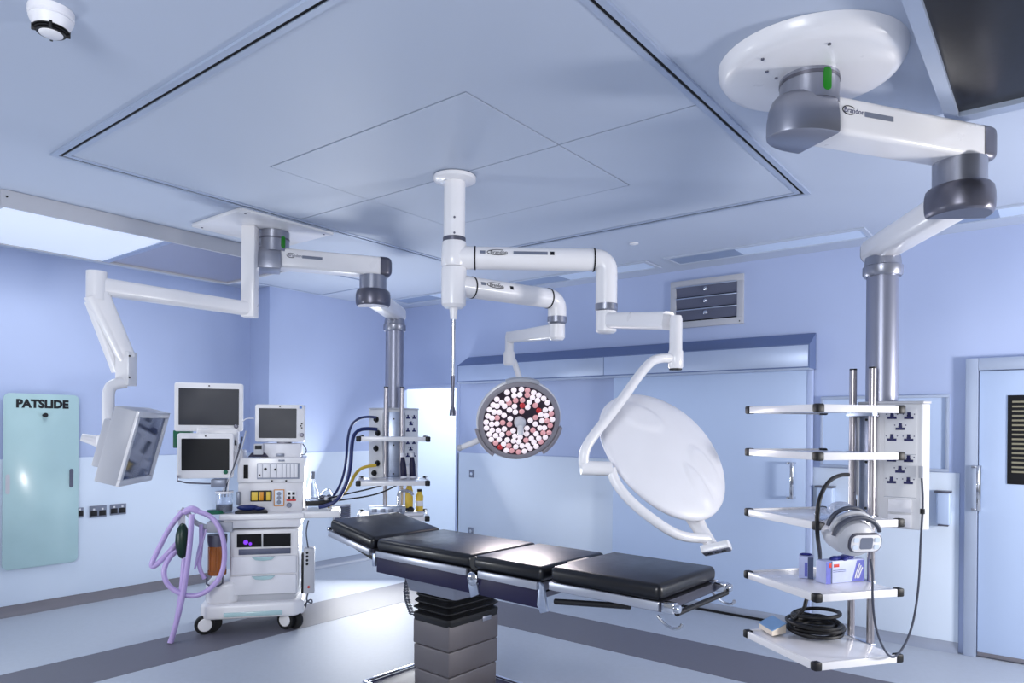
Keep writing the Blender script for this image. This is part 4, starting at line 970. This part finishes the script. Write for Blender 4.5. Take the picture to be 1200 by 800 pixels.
# kit on the right side of the tower
ap(fbox(356, 589, 387, 595, .06, .24, .004), 'side_tray', 'black')
ap(MB().tube([(KX(357), .08, KZ(595)), (KX(357), .08, KZ(603))], .008, 8).tube([(KX(385), .08, KZ(595)), (KX(385), .08, KZ(603))], .008, 8), 'tray_post', 'wplast')
wb_ = thing('wash_bottle', 'cone shaped clear bottle with grey nozzle on the side tray', 'bottle', MA @ Vector((KX(363), .12, KZ(588))))
MB().lathe([(.055, KZ(588.9)), (.05, KZ(580)), (.016, KZ(563)), (.012, KZ(556))], MA @ Matrix.Translation((KX(363), .12, 0)), 18).build('bottle_body', 'clear', wb_)
MB().cyl(MA @ Vector((KX(364), .12, KZ(563))), MA @ Vector((KX(364.5), .12, KZ(554))), .013, n=8).build('bottle_nozzle', 'plate', wb_)
for k in range(6): ap(MB().ball((KX(375+2.8*k), .10+.03*(k % 2), KZ(585+(k % 3))), .022, 8, (1, 1, .8)), 'connector', ('dgrey', 'clear', 'wplast')[k % 3])
ap(MB().tube([(KX(372), .14, KZ(588)), (KX(377), .14, KZ(577)), (KX(385), .14, KZ(576)), (KX(388), .14, KZ(586)), (KX(380), .14, KZ(590))], .008, 8, smooth=2), 'loop_tube', 'clear')
# ================================================================== loose things
MA = Matrix.Translation((AX, AY, 0)) @ rotz(AR)
def top(mb, name, m, label, cat, mtx=None, group=None):
    if mtx is not None: mb.xf(mtx)
    return mb.build(name, m, label=label, cat=cat, group=group)
# --- glove cartons on the fourth shelf
zs = .804
def carton(p0, ang, L, D, Hh, label, front, n_gl):
    t = thing('glove_box', label, 'glove box', p0, ang)
    k = dict(local=True)
    bx = MB().box((0, 0, .0005), (L, D, Hh), .002).build('carton', 'boxl', t, **k)
    if front:
        MB().box((.0, -.0008, .0005), (.030, .0002, Hh-.001)).build('side_print', 'boxb', t, **k)
        MB().box((.032, -.0012, .0005), (.040, .0002, Hh-.001)).build('dark_strip', 'boxd', t, **k)
        MB().raw([(L*.66, -.0008, .0005), (L*.98, -.0008, .0005), (L*.98, -.0008, Hh*.95), (L*.80, -.0008, Hh*.95), (L*.66, .0002, .0005), (L*.98, .0002, .0005), (L*.98, .0002, Hh*.95), (L*.80, .0002, Hh*.95)], [[0, 1, 2, 3], [7, 6, 5, 4], [0, 4, 5, 1], [1, 5, 6, 2], [2, 6, 7, 3], [3, 7, 4, 0]]).build('violet_print', 'boxb', t, **k)
        for q in range(3): MB().tube([(L*.74+q*.012, -.001, Hh*.15), (L*.78+q*.014, -.0012, Hh*.45), (L*.86+q*.01, -.001, Hh*.80-.01*q)], .004, 5, smooth=1).build('hand_print', 'wplast', t, **k)
        MB().box((.018, -.0016, Hh*.72), (.034, -.0005, Hh*.92), .0002).box((.05, -.0016, Hh*.72), (.085, -.0005, Hh*.86), .0002).build('red_lettering', 'red', t, **k)
        for q in (.50, .57): MB().box((.045, -.0012, Hh*q), (.13, -.0003, Hh*(q+.022))).build('printed_line', 'boxd', t, **k)
    else:
        MB().box((L*.62, -.0008, .0005), (L, .0002, Hh-.001)).build('side_print', 'boxd', t, **k)
        MB().box((L*.40, -.0009, .01), (L*.60, .0002, Hh-.03)).build('side_print', 'boxb', t, **k)
    r_ = random.Random(n_gl)
    for q in range(n_gl):
        MB().ball((L*(.35+.12*q), D*.5, Hh+.006), min(.035, L*.26), 10, (1.2+r_.random()*.6, .6, .32+.1*r_.random()), rotz(r_.random())).build('glove', 'bglove', t, **k)
    return t
c0, c1 = PZ(968, 684.5, zs), PZ(1013, 680, zs); d_ = c1-c0
carton(c0, math.atan2(d_.y, d_.x), d_.length, .065, .112, 'lilac glove carton with red lettering on fourth pendant shelf', True, 4)
c0, c1 = PZ(936, 677, zs), PZ(953, 678.5, zs); d_ = c1-c0
carton(c0, math.atan2(d_.y, d_.x), d_.length, .09, .112, 'pale glove carton partly behind the red lettered one', False, 3)
# --- coiled black hose and wedge shaped booklet on the bottom shelf
zs = .488
cc = PZ(956, 743, zs); cc.z = zs
P = []
r_ = random.Random(5)
for i in range(240):
    a = i*2*math.pi/34; k = i/34
    rr = .118+.020*math.sin(k*2.3)+.012*math.sin(k*5.1)
    P.append(cc + Vector((rr*math.cos(a), rr*math.sin(a), .013+.0068*k+.008*math.sin(a+k)+.006*math.sin(k*3)+.006)))
n_ = len(P)
for i in range(45):
    a = (240+i)*2*math.pi/34; P.append(cc+Vector((.116*math.cos(a), .116*math.sin(a), .070+.045*math.sin(math.pi*i/44)+.012*i/44)))
dt = (P[-1]-EYE).dot(FW)
P += [P[-1]-FW*.025+UZ*.006, P[-1]-FW*.045+UZ*.022, PD(943, 712, dt-.045), PD(944, 705, dt-.035), PD(947, 698, dt-.02)]
top(MB().tube(P, .0100, 8, smooth=1), 'coiled_hose', 'black', 'black hose coiled on the bottom pendant shelf', 'hose')
zs = .4955                                          # rests on the raised front rail of the shelf
ba, bb, bc = PZ(905, 745.2, zs), PZ(889.5, 735.2, zs), PZ(921, 742, zs)
bk = thing('booklet', 'thick booklet with blue cover at left end of bottom pendant shelf', 'booklet', ba)
u1, u2 = (bb-ba), (bc-ba)
V = [ba, ba+u2, ba+u2+u1, bb]
hgt = [.026, .05, .05, .026]
V = [v+UZ*.0008 for v in V]+[v+UZ*h for v, h in zip(V, hgt)]
MB().raw(V, [[3, 2, 1, 0], [4, 5, 6, 7], [0, 1, 5, 4], [1, 2, 6, 5], [2, 3, 7, 6], [3, 0, 4, 7]]).build('pages', 'page', bk)
ctr = sum(V[4:], Vector())/4
T = [ctr+(v-ctr)*1.02 for v in V[4:]]
MB().raw(T+[v+UZ*.004 for v in T], [[3, 2, 1, 0], [4, 5, 6, 7], [0, 1, 5, 4], [1, 2, 6, 5], [2, 3, 7, 6], [3, 0, 4, 7]]).build('cover', 'bookb', bk)
# --- breathing device hung from the third shelf
dc = PD(1000, 630, 3.09)
dv = thing('breathing_device', 'grey white breathing device with wound hose hung on third shelf edge', 'breathing device', (dc.x, dc.y, dc.z-.1))
nn = (-FW*.93+RW*.16-UZ*.18).normalized()
dm = basis(dc, nn)
MB().lathe([(.02, -.15), (.075, -.13), (.098, -.08), (.102, -.01), (.094, .025), (.07, .042), (.02, .046)], dm @ Matrix.Diagonal((.96, .80, 1, 1)), 36).build('body', 'tgrey', dv)
MB().prism(rrect(.158, .088, .035), .036, .05, dm @ Matrix.Translation((.024, -.006, .002)), .004).build('panel_surround', 'dgrey', dv)
MB().prism(rrect(.144, .075, .03), .05, .054, dm @ Matrix.Translation((.024, -.006, .002)), .002).build('control_panel', 'white', dv)
MB().prism(rrect(.06, .052, .008), .054, .0555, dm @ Matrix.Translation((.024, -.006, .002))).build('display', 'plate', dv)
for sg in (-1, 1):
    for q in (-.016, .016): MB().prism(rrect(.024, .02, .006), .054, .057, dm @ Matrix.Translation((.024+sg*.050, -.006+q, .002))).build('button', 'clad', dv)
for k in range(3):
    MB().tube([dm @ Vector(((.112-.006*k)*math.cos(R(a)), (.088)*math.sin(R(a))+.012+.012*k, .02-.032*k)) for a in range(15, 178, 8)], .0098, 10).build('wound_hose', ('wire', 'tgrey', 'wire')[k], dv)
mk = PD(985, 597, 3.24)
MB().ball(mk, .062, 16, (1.15, .9, .62)).ball(mk+RW*-.085-UZ*.02, .045, 12, (1.2, .8, .7)).ball(mk+RW*.06-UZ*.004, .036, 10, (1.2, .8, .6)).build('mask', 'clear', dv)
MB().box((-.028, -.018, -.03), (.04, .018, .03), .008, mtx=basis(PD(970, 617, 3.19), -FW)).build('hanging_clamp', 'black', dv)
# --- black hose from the pendant rail
top(MB().tube([PD(994, 556, 3.47), PD(985, 556, 3.40), PD(972, 562, 3.27), PD(962, 578, 3.18), PD(957.5, 598, 3.15), PD(957.5, 622, 3.15), PD(959, 636, 3.24), PD(961, 648, 3.48), PZ(961, 657, .814)], .0095, 10, smooth=3), 'hanging_hose', 'black', 'black hose looping from pendant rail down behind the glove cartons', 'hose')
# --- grey power cable
pc = thing('power_cable', 'thin grey power cable hanging in a loop right of the shelves', 'cable', PD(1047, 773, 3.35))
MB().tube([PD(1080, 556, 3.47), PD(1082, 590, 3.46), PD(1079, 630, 3.45), PD(1077, 690, 3.42), PD(1068, 742, 3.38), PD(1050, 772, 3.33), PD(1038, 766, 3.26), PD(1026, 738, 3.20), PD(1022, 700, 3.16), PD(1023, 672, 3.17), PD(1020, 655, 3.18)], .0052, 8, smooth=3).build('lead', 'wire', pc)
MB().tube([PD(1080, 546, 3.47), PD(1080, 560, 3.47)], .013, 10).build('plug', 'tgrey', pc)
MB().tube([PD(1081, 596, 3.46), PD(1081, 602, 3.46)], .011, 8).build('ferrule', 'black', pc)

# --- things on the left pendant
hmL = LHM
def lpt(x, y, z): return hmL @ Vector((x, y, z))
for k, (yy, xx) in enumerate(((-.085, -.36), (-.155, -.34))):
    b0 = lpt(xx, yy, 1.1415)
    t = thing('dark_bottle', ('slim black bottle with white cap on middle left pendant shelf, the left one', 'slim black bottle with white cap on middle left pendant shelf, the right one')[k], 'bottle', b0, group='black bottles on the left pendant')
    MB().lathe([(.022, 0), (.026, .01), (.024, .12), (.016, .165), (.011, .185)], Matrix.Translation(b0) @ Matrix.Rotation(R(-6+3*k), 4, 'X'), 18).build('bottle_body', 'navy', t)
    MB().lathe([(.0264, .004), (.0264, .022)], Matrix.Translation(b0) @ Matrix.Rotation(R(-6+3*k), 4, 'X'), 18).build('bottle_base', 'wplast', t)
    MB().lathe([(.016, .175), (.016, .205), (.01, .21)], Matrix.Translation(b0) @ Matrix.Rotation(R(-6+3*k), 4, 'X'), 14).build('bottle_cap', 'wplast', t)
b0 = lpt(-.34, .06, .8635)
t = thing('flowmeter_bar', 'low steel regulator bar on lowest left pendant shelf', 'regulator', b0)
lm = hmL @ Matrix.Translation((-.36, .06, 0))
MB().box((-.05, -.16, .8640), (.05, .13, .925), .006, mtx=lm).build('bar_body', 'alum', t)
for q in range(4): MB().box((-.052, -.13+.065*q, .88), (-.049, -.09+.065*q, .91), .001, mtx=lm).build('badge', 'plate', t)
MB().tube([lm @ Vector(v) for v in ((0, -.10, .92), (0, -.10, 1.03), (0, -.13, 1.05), (0, -.20, 1.04), (0, -.22, 1.01))], .013, 10, smooth=2).build('bent_pipe', 'chrome', t)
MB().ball(lm @ Vector((-.03, -.20, .895)), .028, 10).build('valve_knob', 'black', t)
MB().tube([lm @ Vector(v) for v in ((0, -.19, .895), (0, -.14, .895))], .012, 8).build('valve_stem', 'black', t)
for k, yy in enumerate((-.13, -.215)):
    b0 = lpt(-.20, yy, .8635)
    t = thing('yellow_canister', ('yellow bottle on lowest left pendant shelf, taller one', 'yellow bottle on lowest left pendant shelf, shorter one at right')[k], 'bottle', b0, group='yellow bottles on the left pendant')
    h_ = (.235, .17)[k]
    MB().lathe([(.030, 0), (.032, .01), (.032, h_*.72), (.022, h_*.86), (.018, h_)], Matrix.Translation(b0), 18).build('bottle_body', 'yellow', t)
    MB().lathe([(.0325, h_*.25), (.0325, h_*.5)], Matrix.Translation(b0), 18).build('bottle_label', 'wplast' if k else 'yellow', t)
    MB().lathe([(.02, h_-.01), (.02, h_+.01)], Matrix.Translation(b0), 12).build('bottle_cap', 'black', t)
b0 = lpt(-.50, -.17, .8635)
t = thing('white_tray', 'shallow white tray at right end of lowest left pendant shelf', 'tray', b0)
MB().box((-.055, -.075, .8638), (.055, .075, .885), .008, mtx=hmL @ Matrix.Translation((-.475, -.165, 0))).build('tray_body', 'wplast', t)
# hoses between the left pendant and the machine
def hose(name, pts, r, m, label, cat='hose'):
    return top(MB().tube([PD(*p) for p in pts], r, 9, smooth=3), name, m, label, cat)
hose('gas_hose', [(442, 503, 5.87), (432, 502, 5.84), (421, 503, 5.79), (414, 510, 5.74), (412, 525, 5.70), (411, 548, 5.62), (406, 568, 5.54), (396, 586, 5.48), (384, 592, 5.46), (374, 594, 5.46)], .0155, 'blue', 'thick dark blue gas hose from left pendant to anaesthetic machine')
hose('gas_hose', [(441, 489, 5.88), (431, 488, 5.87), (420, 490, 5.87), (411, 498, 5.87), (407, 515, 5.86), (406, 540, 5.80), (402, 560, 5.73), (395, 576, 5.64), (386, 586, 5.57)], .011, 'blue', 'thinner black hose running beside the dark blue hose')
hose('gas_hose', [(441, 545, 5.88), (431, 546, 5.86), (422, 549, 5.84), (415, 557, 5.82), (411, 567, 5.76), (404, 577, 5.67), (394, 587, 5.59), (384, 594, 5.55)], .013, 'yellow', 'yellow gas hose from left pendant outlet to machine')
hose('supply_lead', [(450, 568, 5.70), (432, 573, 5.66), (414, 577, 5.60), (396, 581, 5.54), (384, 584, 5.50)], .006, 'ink', 'thin black cable sagging to the machine, upper one', 'cable')
hose('supply_lead', [(466, 568, 5.72), (448, 577, 5.66), (428, 582, 5.60), (404, 585, 5.54), (386, 588, 5.50)], .006, 'ink', 'thin black cable sagging to the machine, lower one', 'cable')
